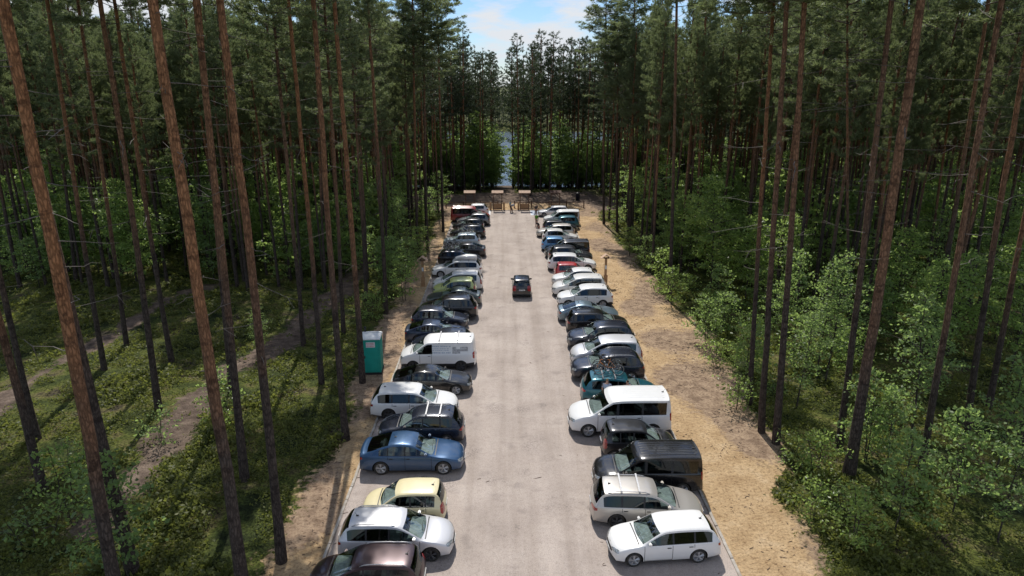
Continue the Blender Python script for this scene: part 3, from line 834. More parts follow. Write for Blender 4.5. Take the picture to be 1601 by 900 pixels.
forest_mass('distant_pines', [(x, y, rng.uniform(0.85, 1.04)) for _, x, y in cand[NIND:]], 1,
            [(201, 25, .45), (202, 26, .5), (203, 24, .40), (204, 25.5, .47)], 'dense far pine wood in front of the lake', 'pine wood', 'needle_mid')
sp = []
for _ in range(4000):
    y = rng.uniform(143, 235); x = rng.uniform(-.9, .9) * y
    if abs(x - 6) > 46 and abs(x) < 175 and len(sp) < 620: sp.append((x, y, rng.uniform(0.85, 1.05)))
for _ in range(110): sp.append((rng.choice([-1, 1]) * rng.uniform(70, 105), rng.uniform(80, 140), rng.uniform(0.85, 1.05)))
fp = [(rng.uniform(-190, 190), 312 + rng.uniform(0, 40), rng.uniform(0.5, 0.75)) for _ in range(900)]
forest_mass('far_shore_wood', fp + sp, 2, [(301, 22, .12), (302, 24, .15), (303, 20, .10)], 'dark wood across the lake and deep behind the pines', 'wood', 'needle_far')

# spruces
for (px_, py_, s, lab) in [(1012, 350, 1.0, 'dark bushy spruce right of the far parking bays'), (1030, 375, 0.8, 'smaller dark spruce in front of the bushy spruce, right wood'),
                           (742, 291, 1.1, 'dark spruce behind the leftmost notice board'), (762, 287, 1.2, 'dark spruce beside the lake path, left'), (716, 292, 1.1, 'dark spruce left of the notice boards'),
                           (842, 288, 1.0, 'small dark spruce right of the lake path')]:
    p = gpt(px_, py_); e = empty('spruce_tree', p, rng.uniform(0, 6), lab, 'spruce tree', 'dark spruces'); e.scale = (s, s, s)
    link('trunk', SPR[0], e); link('crown', SPR[1], e)

# ---- undergrowth: placed
UND = [(200, 905, 1, 0.95, 'leafy oak sapling behind the thick left foreground trunk'), (118, 820, 2, 0.9, 'low oak sapling left of the thick foreground trunk'),
       (345, 665, 2, 0.85, 'sparse young birch between trunks on the soil path'), (405, 560, 8, 0.45, 'grey green young birch beside the soil path bend'),
       (1110, 455, 3, 1.08, 'big bright leafy tree right of the lot beyond the bent pine'), (1075, 430, 0, 0.95, 'leafy tree left of the biggest leafy tree, right wood'),
       (1165, 470, 0, 1.05, 'leafy tree right of the biggest leafy tree, right wood'), (1130, 520, 4, 0.8, 'bushy sapling at the sand edge right of the silver minivan'),
       (1120, 570, 6, 0.9, 'small bright bush on the sand beyond the white passenger van'), (1165, 590, 4, 0.8, 'bushy sapling left of the two tall orange pines'),
       (1245, 640, 8, 0.8, 'pale leafed tree between orange pines and thickest trunk'), (1290, 600, 8, 0.95, 'grey green leafy tree behind the thickest trunk'),
       (1385, 740, 5, 0.7, 'leafy tree just right of the thickest trunk foot'), (1420, 700, 8, 1.0, 'grey green tree in the right wood beside the leaning pine'),
       (1490, 800, 1, 0.85, 'leafy sapling in the lower right corner, left of its neighbour'), (1560, 850, 5, 0.8, 'leafy sapling in the lower right corner near the edge'),
       (1555, 740, 5, 1.0, 'leafy sapling behind the lower right corner saplings'), (1270, 815, 6, 0.9, 'small bush in the sunlit clearing edge, lower right'),
       (1238, 730, 7, 1.0, 'tiny bush at the feet of the two orange pines'), (1320, 800, 7, 1.0, 'low bush below the thickest trunk, lower right'),
       (632, 470, 2, 1.0, 'bright bush on the margin beside the dark parked cars'), (640, 430, 4, 0.9, 'bright leafy sapling left of the roofed post'), (612, 452, 1, 0.85, 'leafy sapling behind the bright margin bush'),
       (690, 330, 1, 1.0, 'bright leafy sapling left of the red van'), (672, 345, 4, 1.1, 'bushy sapling behind the red van bright sapling'),
       (1050, 480, 2, 0.9, 'bush at the foot of the bent reddish pine'), (1010, 420, 4, 0.8, 'bush at the sand edge beyond the roofed post'), (1100, 500, 6, 1.0, 'small bush at the sand edge right of the dark wagon'),
       (1590, 470, 3, 0.9, 'tall leafy tree at the right edge of the picture'), (1480, 560, 0, 1.05, 'bright leafy tree behind the dark crossing pine'), (1400, 520, 3, 0.85, 'large leafy tree deep behind the thickest trunk')]
UND += [(1105, 540, 4, .75, 'bright bush at the sand edge above the white passenger van'), (1150, 640, 6, 1.0, 'small bush on the sand edge left of the two orange pines'), (1120, 500, 1, .8, 'bright sapling at the sand edge behind the tiny sand bush'),
        (985, 400, 2, .8, 'bush on the right margin above the roofed post'), (1030, 455, 2, 1.0, 'bush left of the bent reddish pine foot'), (600, 455, 5, .8, 'sapling beside the grey brown pine by dark cars'),
        (655, 405, 2, 1.0, 'bush left of the roofed post on the left margin'), (628, 400, 5, .95, 'tall thin sapling in the bushes left of the red van'), (585, 500, 6, 1.1, 'small bush behind the portable toilet'),
        (1335, 860, 2, .8, 'bush in the lower right corner below the thickest trunk'), (1400, 830, 1, .8, 'sapling below the grey green tree, lower right'), (1280, 740, 6, 1.0, 'small bright bush between orange pines and thickest trunk'),
        (250, 690, 7, 1.1, 'tiny bush on the left soil path'), (60, 850, 7, 1.3, 'low bush at the lower left edge')]
for (px_, py_, v, s, lab) in UND:
    p = gpt(px_, py_); broad(p.x, p.y, v, s, rng.uniform(0, 6), lab, 'leafy undergrowth')
nb = 0; tries = 0; bp_ = []; UBUF = []
while nb < 248 and tries < 40000:
    tries += 1
    y = rng.uniform(26, 142); x = rng.uniform(-0.8 * y, 0.82 * y)
    if abs(x) > 85 or in_clear(x, y): continue
    pr = proj((x, y, gzf(x, y)))
    if pr is None: continue
    px_, py_, zc = pr
    if px_ < -20 or px_ > 1620: continue
    if float(pathmask(np.array([x]), np.array([y]))[0]) > 0.4: continue
    if LOT_END < y and abs(px_ - 790) < 22: continue
    dn = float(vnoise(x / 7 + 2, y / 7 + 8))
    if x < 0:
        if py_ > 455: continue
        if 395 < py_ and 300 < px_ < 560: continue
        w = 0.9
    else:
        w = 1.0 if py_ < 620 else 0.06
        if py_ > 860: continue
    if rng.rand() > w * (0.35 + 1.2 * dn): continue
    if y > 118 and rng.rand() < 0.6: continue
    if any((a - x) ** 2 + (c_ - y) ** 2 < 3.0 for a, c_ in bp_): continue
    bp_.append((x, y)); nb += 1
    UBUF.append((zc, x, y, px_)); continue
UBUF.sort()
for zc, x, y, px_ in UBUF:
    big = rng.rand()
    near_edge = (x > redge(y) and x < redge(y) + 3) or (x < ledge(y) and x > ledge(y) - 2.5)
    v = rng.choice([0, 1, 2, 3, 4, 5, 6, 8], p=[.17, .16, .13, .10, .15, .12, .07, .10]) if not near_edge else rng.choice([2, 4, 6, 7, 1])
    if y > LOT_END: v = rng.choice([1, 2, 4, 6, 5])
    lab = ('leafy undergrowth bush under the pines left of the lot' if x < 0 else 'leafy undergrowth bush under the pines right of the lot') if y < LOT_END else 'leafy undergrowth bush between the lot and the lake'
    broad(x, y, v, rng.uniform(0.75, 1.15), rng.uniform(0, 6), ordlabel(px_, 'leafy bush'), {1: 'undergrowth left of the lot', 2: 'undergrowth right of the lot', 3: 'undergrowth by the lake'}[3 if y > LOT_END else (1 if x < 0 else 2)])
print('broad', nb)

# ---- denser leafy thicket deep in the wood and along the shore: one mass
def thicket():
    G = [broad_geo(400 + i, H, sp_, nb_, nl_, lf_, .05, .1) for i, (H, sp_, nb_, nl_, lf_) in enumerate([(7, 2.0, 30, 12, .20), (9.5, 2.4, 40, 12, .22), (5, 2.0, 24, 12, .19), (12, 2.2, 46, 12, .22)])]
    VV = []; FF = []; MI = []; o = 0; n = 0; tr = 0
    while n < 780 and tr < 60000:
        tr += 1
        y = rng.uniform(44, 146); x = rng.uniform(-.8, .8) * y
        if n > 520: y = rng.uniform(119, 146); x = rng.uniform(-24, 32); y = 119 + 24 * rng.rand()
        if in_clear(x, y) or abs(x) > 100: continue
        p_0 = proj((x, y, 0)) or (0, 0)
        if x < 0 and (y < 44 or p_0[1] > 440): continue
        p_ = proj((x, y, gzf(x, y)))
        if y > LOT_END and abs(p_[0] - 790) < 13: continue
        if 700 < p_[0] < 870 and y < 120: continue
        if y > LOT_END and (865 < p_[0] < 940) and rng.rand() < 0.2: continue
        if LOT_END < y < 119 and abs(x) < 22: continue
        if x > 0 and x < redge(y) + 3 and y < LOT_END: continue
        if x < 0 and x > ledge(y) - 3 and y < LOT_END: continue
        if y < 115 and x > 0 and (rng.rand() < 0.45 or y < 56): continue
        big = rng.choice([0, 1, 2, 3], p=[.3, .3, .2, .2]) if y > 116 else rng.choice([0, 1, 2], p=[.4, .2, .4])
        (wv, wf), (lv, lf) = G[big]
        a = rng.uniform(0, 6.28); ca, sa = math.cos(a), math.sin(a); s_ = rng.uniform(.75, 1.15)
        Rm = np.array([[ca, -sa, 0], [sa, ca, 0], [0, 0, 1]]) * s_
        V = np.concatenate([wv, lv]) @ Rm.T + np.array([x, y, gzf(x, y)])
        VV.append(V); FF.append(np.concatenate([wf, lf + len(wv)]) + o); o += len(V)
        MI.append(np.concatenate([np.zeros(len(wf), int), np.full(len(lf), 1 + (n % 2))])); n += 1
    ob = link('thicket', np_mesh('thicket', np.concatenate(VV), np.concatenate(FF), [M['bark_grey'], M['leaf'], M['leaf_cool']], np.concatenate(MI)))
    tag(ob, 'dense leafy thicket deep among the pines and along the shore', 'thicket', kind='stuff'); print('thicket', len(ob.data.polygons))
thicket()

# ---- ground cover (bilberry and moss clumps): uncountable
def cover():
    n = 60000
    y = 17 + (rng.rand(n) ** 1.5) * 100; x = rng.uniform(-0.84, 0.84, n) * y + rng.normal(0, 3, n)
    ok = (sandmask(x, y) < 0.35) & (pathmask(x, y) < 0.35) & (vnoise(x / 1.9 + 4, y / 1.9) + 0.5 * vnoise(x / .7, y / .7) > 0.56) & (y < 120)
    ok |= (sandmask(x, y) < 0.8) & (rng.rand(n) < 0.03) & ((x > KR + 2.5) | (x < KL - 1.5))
    x, y = x[ok], y[ok]; m = 11
    hgt = 0.06 + 0.55 * np.maximum(0, vnoise(x / 1.3, y / 1.3 + 3) - .25)
    tall = (vnoise(x / 2.8 + 17, y / 2.8 + 5) > 0.56) & (rng.rand(len(x)) < 0.5); hgt = hgt * np.where(tall, 2.0, 1.0)
    z = gz(x, y)
    C = np.stack([np.repeat(x, m), np.repeat(y, m), np.repeat(z, m)], 1)
    h = np.repeat(hgt, m)
    C += np.stack([rng.normal(0, 0.15, len(C)), rng.normal(0, 0.15, len(C)), rng.rand(len(C)) * h], 1)
    sz = (0.08 + 0.0017 * np.repeat(y, m)) * np.repeat(np.where(tall, 1.55, 1.0), m)
    V, F_ = leaves(rng, C, 1.0, 0.8)
    ctr = np.repeat(C, 4, 0); V = ctr + (V - ctr) * np.repeat(sz, 4)[:, None]
    o = link('ground_cover', np_mesh('ground_cover', V, F_, [M['cover']]))
    tag(o, 'low bilberry and moss carpet under the pines', 'ground cover', kind='stuff'); print('cover', len(F_))
cover()
def debris():
    n = 26000
    y = rng.uniform(18, 112, n); x = rng.uniform(-22, 26, n)
    sm = sandmask(x, y); pm = pathmask(x, y)
    ok = ((sm > 0.4) | (pm > 0.4)) & ((x < KL - .2) | (x > KR + .2) | (y > LOT_END + .5) | (((x < KL + .8) | (x > KR - .8)) & (rng.rand(n) < .5)) | (rng.rand(n) < .03)) & (vnoise(x / 1.5, y / 1.5 + 40) > 0.42)
    x, y = x[ok], y[ok]; n = len(x); z = gz(x, y) + 0.012
    a = rng.uniform(0, PI, n); l = rng.uniform(0.02, 0.10, n) * (1 + (rng.rand(n) < .06) * 1.6); w = rng.uniform(0.008, 0.02, n)
    d = np.stack([np.cos(a), np.sin(a), rng.uniform(-.05, .12, n)], 1) * l[:, None]; s = np.stack([-np.sin(a), np.cos(a), 0 * a], 1) * w[:, None]
    C = np.stack([x, y, z], 1); u = np.array([0, 0, 1.0]) * w[:, None]
    V = np.stack([C - d - s, C - d + s, C - d + u, C + d - s, C + d + s, C + d + u], 1).reshape(-1, 3)
    i = np.arange(n)[:, None] * 6
    F_ = np.concatenate([i + np.array([q]) for q in ([0, 1, 4, 3], [1, 2, 5, 4], [2, 0, 3, 5])])
    o = link('forest_litter', np_mesh('forest_litter', V, F_, [M['litter']]))
    tag(o, 'small twigs and cones scattered over the bare sand', 'litter', kind='stuff')
debris()
# ------------------------------------------------------------------ vehicles
def paint(name, col, metal=0.0, rough=0.3, coat=0.6):
    m = mat(name, col, rough, metal, 0.5, coat=coat)
    t = m.node_tree; b = t.nodes['Principled BSDF']
    # a little road dust low down and in soft clouds
    tcn = N(t, 'ShaderNodeTexCoord'); nn = N(t, 'ShaderNodeTexNoise'); nn.inputs['Scale'].default_value = 2.5; nn.inputs['Detail'].default_value = 6
    t.links.new(tcn.outputs['Object'], nn.inputs['Vector'])
    sx = N(t, 'ShaderNodeSeparateXYZ'); t.links.new(tcn.outputs['Object'], sx.inputs[0])
    mr = N(t, 'ShaderNodeMapRange'); mr.inputs['From Min'].default_value = 0.2; mr.inputs['From Max'].default_value = 0.75
    mr.inputs['To Min'].default_value = 0.42; mr.inputs['To Max'].default_value = 0.03
    t.links.new(sx.outputs['Z'], mr.inputs[0])
    mu = N(t, 'ShaderNodeMath', operation='MULTIPLY'); t.links.new(mr.outputs[0], mu.inputs[0]); t.links.new(nn.outputs[0], mu.inputs[1])
    mc = N(t, 'ShaderNodeMixRGB'); mc.inputs[1].default_value = (*col, 1); mc.inputs[2].default_value = (0.33, 0.29, 0.24, 1)
    t.links.new(mu.outputs[0], mc.inputs[0]); t.links.new(mc.outputs[0], b.inputs['Base Color'])
    r2 = N(t, 'ShaderNodeMath', operation='MULTIPLY_ADD'); r2.inputs[1].default_value = 0.6; r2.inputs[2].default_value = rough
    t.links.new(mu.outputs[0], r2.inputs[0]); t.links.new(r2.outputs[0], b.inputs['Roughness'])
    geo_ = N(t, 'ShaderNodeNewGeometry'); inn = N(t, 'ShaderNodeBsdfDiffuse'); inn.inputs[0].default_value = (0.010, 0.010, 0.011, 1)
    ms = N(t, 'ShaderNodeMixShader'); out = t.nodes['Material Output']
    t.links.new(geo_.outputs['Backfacing'], ms.inputs[0]); t.links.new(b.outputs[0], ms.inputs[1]); t.links.new(inn.outputs[0], ms.inputs[2]); t.links.new(ms.outputs[0], out.inputs[0])
    return m
PAINT = {
 'white': paint('white_paint_car', (0.78, 0.78, 0.77)), 'offwhite': paint('pearl_paint', (0.72, 0.71, 0.68)),
 'silver': paint('silver_paint', (0.66, 0.66, 0.68), 0.3, 0.32), 'greige': paint('beige_silver_paint', (0.50, 0.47, 0.43), 0.5, 0.32),
 'black': paint('black_paint', (0.007, 0.007, 0.009), 0.1, 0.2), 'navy': paint('navy_paint', (0.010, 0.015, 0.032), 0.3, 0.25),
 'dkblue': paint('dark_blue_paint', (0.015, 0.030, 0.068), 0.4, 0.28), 'midblue': paint('mid_blue_paint', (0.018, 0.070, 0.165), 0.4, 0.3),
 'ltblue': paint('light_blue_paint', (0.11, 0.28, 0.50), 0.3, 0.3), 'teal': paint('teal_paint', (0.006, 0.105, 0.145), 0.4, 0.28),
 'plum': paint('brown_plum_paint', (0.045, 0.022, 0.026), 0.4, 0.3), 'yellow': paint('pale_yellow_paint', (0.76, 0.67, 0.40)),
 'lime': paint('lime_paint', (0.56, 0.62, 0.22)), 'red': paint('red_paint', (0.42, 0.02, 0.02)), 'dkred': paint('dark_red_paint', (0.28, 0.025, 0.022)),
 'grey': paint('grey_paint', (0.16, 0.17, 0.18), 0.6, 0.3), 'dkgreen': paint('grey_green_paint', (0.075, 0.095, 0.090), 0.5, 0.3),
 'steel': paint('steel_blue_paint', (0.17, 0.24, 0.29), 0.6, 0.3), 'icy': paint('icy_silver_paint', (0.42, 0.50, 0.56), 0.5, 0.3),
 'charcoal': paint('charcoal_paint', (0.026, 0.026, 0.030), 0.4, 0.28),
}
M['trim'] = mat('black_plastic_trim', (0.022, 0.022, 0.024), 0.55, noise=(20, 0.3))
M['well'] = mat('wheel_well', (0.006, 0.006, 0.006), 0.9)
M['tyre'] = mat('tyre_rubber', (0.018, 0.018, 0.018), 0.8, noise=(18, 0.4, (0.04, 0.036, 0.03)))
M['rim'] = mat('alloy_rim', (0.58, 0.58, 0.59), 0.35, 0.6, noise=(12, 0.3))
M['rimdark'] = mat('steel_rim', (0.07, 0.07, 0.075), 0.5, 0.4)
M['chrome'] = mat('chrome', (0.75, 0.75, 0.76), 0.12, 1.0)
M['lamp'] = mat('headlamp', (0.50, 0.54, 0.56), 0.12, 0.3, coat=1.0, noise=(16, 0.7))
M['tail'] = mat('tail_lamp', (0.42, 0.012, 0.012), 0.2, coat=1.0, noise=(14, 0.5))
M['plate'] = mat('plate', (0.72, 0.72, 0.70), 0.5)
M['seatcloth'] = mat('seat_fabric', (0.20, 0.22, 0.22), 0.9, noise=(9, 0.5))
M['dash'] = mat('dashboard', (0.20, 0.23, 0.225), 0.8, noise=(6, 0.4))
M['cabin'] = mat('cabin_lining', (0.030, 0.030, 0.032), 0.9)
M['plateink'] = mat('plate_ink', (0.03, 0.03, 0.03), 0.6)
M['euroblue'] = mat('plate_blue', (0.02, 0.06, 0.35), 0.6)
def glassm(name, tint, refl):
    m = bpy.data.materials.new(name); m.use_nodes = True; t = m.node_tree; t.nodes.clear()
    tr = N(t, 'ShaderNodeBsdfTransparent'); tr.inputs[0].default_value = (*tint, 1)
    gl = N(t, 'ShaderNodeBsdfGlossy'); gl.inputs['Roughness'].default_value = 0.02; gl.inputs['Color'].default_value = (0.9, 0.95, 0.95, 1)
    fr0 = N(t, 'ShaderNodeFresnel'); fr0.inputs[0].default_value = refl
    gb_ = N(t, 'ShaderNodeNewGeometry'); fr = N(t, 'ShaderNodeMix'); fr.inputs[3].default_value = 0.06
    t.links.new(gb_.outputs['Backfacing'], fr.inputs[0]); t.links.new(fr0.outputs[0], fr.inputs[2])
    mm = N(t, 'ShaderNodeMixShader'); o = N(t, 'ShaderNodeOutputMaterial')
    t.links.new(fr.outputs[0], mm.inputs[0]); t.links.new(tr.outputs[0], mm.inputs[1]); t.links.new(gl.outputs[0], mm.inputs[2]); t.links.new(mm.outputs[0], o.inputs[0])
    return m
M['wsglass'] = glassm('windscreen_glass', (0.90, 0.98, 0.96), 2.1)
M['sglass'] = glassm('side_glass', (0.34, 0.40, 0.40), 1.7)
M['dglass'] = glassm('privacy_glass', (0.05, 0.055, 0.06), 1.6)

# profile points are (x from the nose, height)
TYPES = {
 'small': dict(L=3.54, W=1.58, H=1.54, belt=.93, zu=.20, wr=.80, prof=[(0, .40), (.02, .60), (.10, .80), (.40, .94), ('cowl', .80, 1.03), ('header', 1.42, 1.44), (1.9, 1.53), (2.6, 1.54), ('re', 3.22, 1.48), ('gb', 3.44, 1.06), (3.50, .88), (3.53, .62), (3.54, .40)], ax=(.66, 2.96), r=.29, win=[(.95, 1.98), (2.06, 2.72), (2.78, 3.16)]),
 'hatch': dict(L=4.05, W=1.74, H=1.47, belt=.90, zu=.17, wr=.76, prof=[(0, .36), (.02, .55), (.12, .70), (.5, .83), ('cowl', 1.05, .96), ('header', 1.78, 1.36), (2.2, 1.45), (2.8, 1.465), ('re', 3.48, 1.39), ('gb', 3.88, 1.02), (3.98, .88), (4.03, .6), (4.05, .38)], ax=(.82, 3.32), r=.31, win=[(1.25, 2.28), (2.36, 3.10), (3.16, 3.50)]),
 'wagon': dict(L=4.52, W=1.77, H=1.50, belt=.92, zu=.17, wr=.77, prof=[(0, .36), (.02, .56), (.12, .72), (.5, .85), ('cowl', 1.12, .98), ('header', 1.88, 1.38), (2.35, 1.48), (3.2, 1.495), ('re', 4.02, 1.43), ('gb', 4.38, 1.04), (4.47, .88), (4.51, .6), (4.52, .38)], ax=(.86, 3.50), r=.32, win=[(1.32, 2.38), (2.46, 3.28), (3.36, 4.10)]),
 'sedan': dict(L=4.82, W=1.85, H=1.46, belt=.93, zu=.16, wr=.74, prof=[(0, .36), (.02, .55), (.12, .70), (.6, .84), ('cowl', 1.35, .97), ('header', 2.15, 1.34), (2.6, 1.44), (3.0, 1.455), ('re', 3.42, 1.39), ('gb', 4.42, 1.08), (4.64, 1.05), (4.76, .97), (4.80, .6), (4.82, .38)], ax=(.93, 3.76), r=.335, win=[(1.52, 2.62), (2.70, 3.40), (3.46, 3.86)]),
 'suv': dict(L=4.42, W=1.82, H=1.66, belt=1.05, zu=.24, wr=.79, prof=[(0, .44), (.02, .66), (.12, .84), (.5, .98), ('cowl', 1.12, 1.11), ('header', 1.76, 1.51), (2.2, 1.63), (3.0, 1.66), ('re', 3.86, 1.58), ('gb', 4.22, 1.17), (4.36, .98), (4.41, .66), (4.42, .45)], ax=(.86, 3.52), r=.35, win=[(1.28, 2.28), (2.36, 3.18), (3.26, 3.86)], clad=True),
 'mpv': dict(L=4.45, W=1.80, H=1.66, belt=.98, zu=.18, wr=.80, prof=[(0, .38), (.02, .60), (.12, .78), (.4, .93), ('cowl', .90, 1.08), ('header', 1.76, 1.52), (2.3, 1.64), (3.2, 1.655), ('re', 4.02, 1.58), ('gb', 4.30, 1.12), (4.40, .95), (4.44, .62), (4.45, .4)], ax=(.84, 3.52), r=.32, win=[(1.08, 2.18), (2.26, 3.14), (3.22, 3.98)]),
 'panelvan': dict(L=4.80, W=1.90, H=1.94, belt=1.12, zu=.22, wr=.93, prof=[(0, .42), (.02, .72), (.10, .92), (.4, 1.08), ('cowl', .82, 1.22), ('header', 1.52, 1.76), (1.9, 1.90), (3.2, 1.94), (4.40, 1.935), ('re', 4.66, 1.90), ('gb', 4.75, 1.28), (4.77, .9), (4.79, .62), (4.80, .42)], ax=(.90, 3.86), r=.34, win=[(1.02, 2.02)], panel=True, clad=True),
 'bus': dict(L=5.05, W=1.95, H=1.96, belt=1.14, zu=.22, wr=.925, prof=[(0, .40), (.02, .70), (.10, .90), (.5, 1.08), ('cowl', 1.05, 1.22), ('header', 1.80, 1.76), (2.2, 1.92), (3.4, 1.96), (4.60, 1.95), ('re', 4.88, 1.91), ('gb', 4.98, 1.28), (5.01, .9), (5.04, .62), (5.05, .42)], ax=(.92, 4.02), r=.345, win=[(1.22, 2.20), (2.34, 3.46), (3.56, 4.74)]),
}

def catmull(P, n):
    P = np.array(P, float); out = []; tt = []
    Q = np.vstack([2 * P[0] - P[1], P, 2 * P[-1] - P[-2]])
    for i in range(1, len(Q) - 2):
        d = np.linalg.norm(Q[i + 1] - Q[i]); k = max(1, int(math.ceil(d / n)))
        for j in range(k):
            t = j / k
            p = 0.5 * ((2 * Q[i]) + (-Q[i - 1] + Q[i + 1]) * t + (2 * Q[i - 1] - 5 * Q[i] + 4 * Q[i + 1] - Q[i + 2]) * t * t + (-Q[i - 1] + 3 * Q[i] - 3 * Q[i + 1] + Q[i + 2]) * t ** 3)
            out.append(p); tt.append(i - 1 + t)
    out.append(P[-1]); tt.append(len(P) - 1)
    return np.array(out), np.array(tt)

def build_shell(T):
    L_, Wd, H = T['L'], T['W'], T['H']
    pts = []; mk = {}
    for p in T['prof']:
        if isinstance(p[0], str): mk[p[0]] = len(pts); pts.append(p[1:])
        else: pts.append(p)
    C, tt = catmull(pts, 0.11)
    xs_extra = [x for w in T['win'] for x in w]
    st = [(x, z, t_) for (x, z), t_ in zip(C, tt)]
    for xe in xs_extra:
        for i in range(len(st) - 1):
            if st[i][0] <= xe < st[i + 1][0]:
                f = (xe - st[i][0]) / (st[i + 1][0] - st[i][0])
                if f < 0.02 or f > 0.98: break
                st.insert(i + 1, tuple(st[i][j] * (1 - f) + st[i + 1][j] * f for j in range(3))); break
    tc_, th, tr, tg = (mk[k] for k in ('cowl', 'header', 're', 'gb'))
    zc = pts[tc_][1]
    hw = Wd / 2
    def plan(x):
        a = np.interp(x, [0, .06, .18, .4, .9, L_ - .7, L_ - .3, L_ - .12, L_ - .03, L_], [.88, .91, .95, .98, 1, 1, .985, .96, .92, .90]); return a
    VV = []
    prev = None
    K = 16
    for (x, z, t_) in st:
        w = hw * plan(x)
        belt = min(T['belt'] + 0.05 * max(0, (x - 1.2) / L_), z - 0.035)
        g = max(0, min(1, (z - zc + 0.04) / (H - zc)))
        zu = T['zu'] + 0.10 * max(0, 1 - x / 0.6) + 0.10 * max(0, 1 - (L_ - x) / 0.6)
        zu = min(zu, z - 0.10)
        hB = belt - zu
        e = w * (0.90 * (1 - g) + T['wr'] * g)
        crown = 0.035 + 0.02 * g
        row = [(0, zu), (w * .90, zu), (w * .975, zu + hB * .10), (w * .995, zu + hB * .32), (w, zu + hB * .52), (w * .995, zu + hB * .74), (w * .975, zu + hB * .93),
               (w * .952, belt), (w * .938, min(belt + .02, belt + (z - belt) * .3))]
        w7, z7 = row[-1]
        ze = z - crown
        ze = max(ze, z7 + 0.002)
        row.append((w7 + (e - w7) * .90, z7 + (ze - z7) * .86))
        row.append((w7 + (e - w7) * 1.0 - .003, ze + 0.0))
        row.append((e * .93, ze + (z - ze) * .45))
        row.append((e * .78, ze + (z - ze) * .72)); row.append((e * .5, ze + (z - ze) * .90)); row.append((e * .25, ze + (z - ze) * .98)); row.append((0, z))
        K = len(row)
        # plan-wise bow of the nose, screens and tail
        sF = np.interp(x, [0, 1.2, 2.0, 2.6], [.20, .16, .10, 0]); sB = np.interp(L_ - x, [0, .5, 1.2], [.12, .08, 0])
        VV.append([(x + (sF - sB) * abs(y / hw) ** 2.4 - (0 if k > 8 else 0), y, zz) for k, (y, zz) in enumerate(row)])
    n = len(VV); full = []
    for row in VV:
        full.append(row + [(x, -y, z) for (x, y, z) in reversed(row[1:-1])])
    m_ = len(full[0]); V = [p for r in full for p in r]
    F_ = []; MI = []
    tA = [s[2] for s in st]; xA = [s[0] for s in st]
    def inwin(xm):
        for q, (a, b_) in enumerate(T['win']):
            if a - 1e-3 <= xm <= b_ + 1e-3: return q
        return -1
    for i in range(n - 1):
        tm = (tA[i] + tA[i + 1]) / 2; xm = (xA[i] + xA[i + 1]) / 2
        for k in range(m_):
            k2 = (k + 1) % m_
            kk = k if k < K - 1 else m_ - 1 - k  # half index of the strip
            mi = 0
            if kk <= 0: mi = 2
            elif kk in (1,) : mi = 1
            elif kk == 2 and T.get('clad'): mi = 1
            elif kk >= 11 and tc_ <= tm <= th: mi = 3
            elif kk >= 11 and tr <= tm <= tg and not T.get('panel'): mi = 4
            elif kk == 8:
                q = inwin(xm)
                if q >= 0: mi = 5 + (0 if q == 0 else 1)
                elif T['win'][0][0] < xm < T['win'][-1][1]: mi = 1
            elif kk == 7 and T['win'][0][0] < xm < T['win'][-1][1]: mi = 1
            F_.append((i * m_ + k, i * m_ + k2, (i + 1) * m_ + k2, (i + 1) * m_ + k)); MI.append(mi)
    F_.append(tuple(range(m_))); MI.append(1); F_.append(tuple(reversed(range((n - 1) * m_, n * m_)))); MI.append(1)
    me = bpy.data.meshes.new('shell'); me.from_pydata(V, [], F_)
    # centre the car, nose to +x
    for v in me.vertices: v.co.x = L_ / 2 - v.co.x
    for p, mi in zip(me.polygons, MI): p.material_index = mi
    bm = bmesh.new(); bm.from_mesh(me); bmesh.ops.recalc_face_normals(bm, faces=bm.faces); bm.to_mesh(me); bm.free()
    return me, dict(cowl=pts[tc_], header=pts[th], re=pts[tr], gb=pts[tg])

_SLOTS = None
def boolean_wells(me, T):
    slots = [M['trim'], M['trim'], M['well'], M['wsglass'], M['wsglass'], M['sglass'], M['dglass']]
    for s in slots: me.materials.append(s)
    o = link('shell_tmp', me)
    mb = MB()
    for ax in T['ax']:
        for s in (-1, 1):
            x = T['L'] / 2 - ax; r = T['r'] + 0.055; y0 = T['W'] / 2 - 0.26
            prof = [(r, y0), (r, T['W'] / 2 + 0.1)]
            mb.lathe([(q, s * h) for q, h in prof], 24, 'y', (x, 0, T['r'] + 0.0), mi=2, smooth=False)
    cm = mb.mesh('cut', slots); c = link('cut_tmp', cm)
    md = o.modifiers.new('b', 'BOOLEAN'); md.operation = 'DIFFERENCE'; md.solver = 'EXACT'; md.object = c
    dg = bpy.context.evaluated_depsgraph_get()
    out = bpy.data.meshes.new_from_object(o.evaluated_get(dg))
    bpy.data.objects.remove(o); bpy.data.objects.remove(c)
    return out

def sub_mesh(me, name, idxs, mats, remap=None, solid=0, smooth=True, push=0.0):
    bm = bmesh.new(); bm.from_mesh(me)
    kill = [f for f in bm.faces if f.material_index not in idxs]
    bmesh.ops.delete(bm, geom=kill, context='FACES')
    for f in bm.faces:
        f.material_index = (remap or {}).get(f.material_index, 0); f.smooth = smooth
    if push:
        bm.normal_update()
        for v in bm.verts: v.co += v.normal * push
    m = bpy.data.meshes.new(name)
    bm.to_mesh(m); bm.free()
    for q in mats: m.materials.append(q)
    if hasattr(m, 'set_sharp_from_angle'): m.set_sharp_from_angle(angle=R(38))
    return m

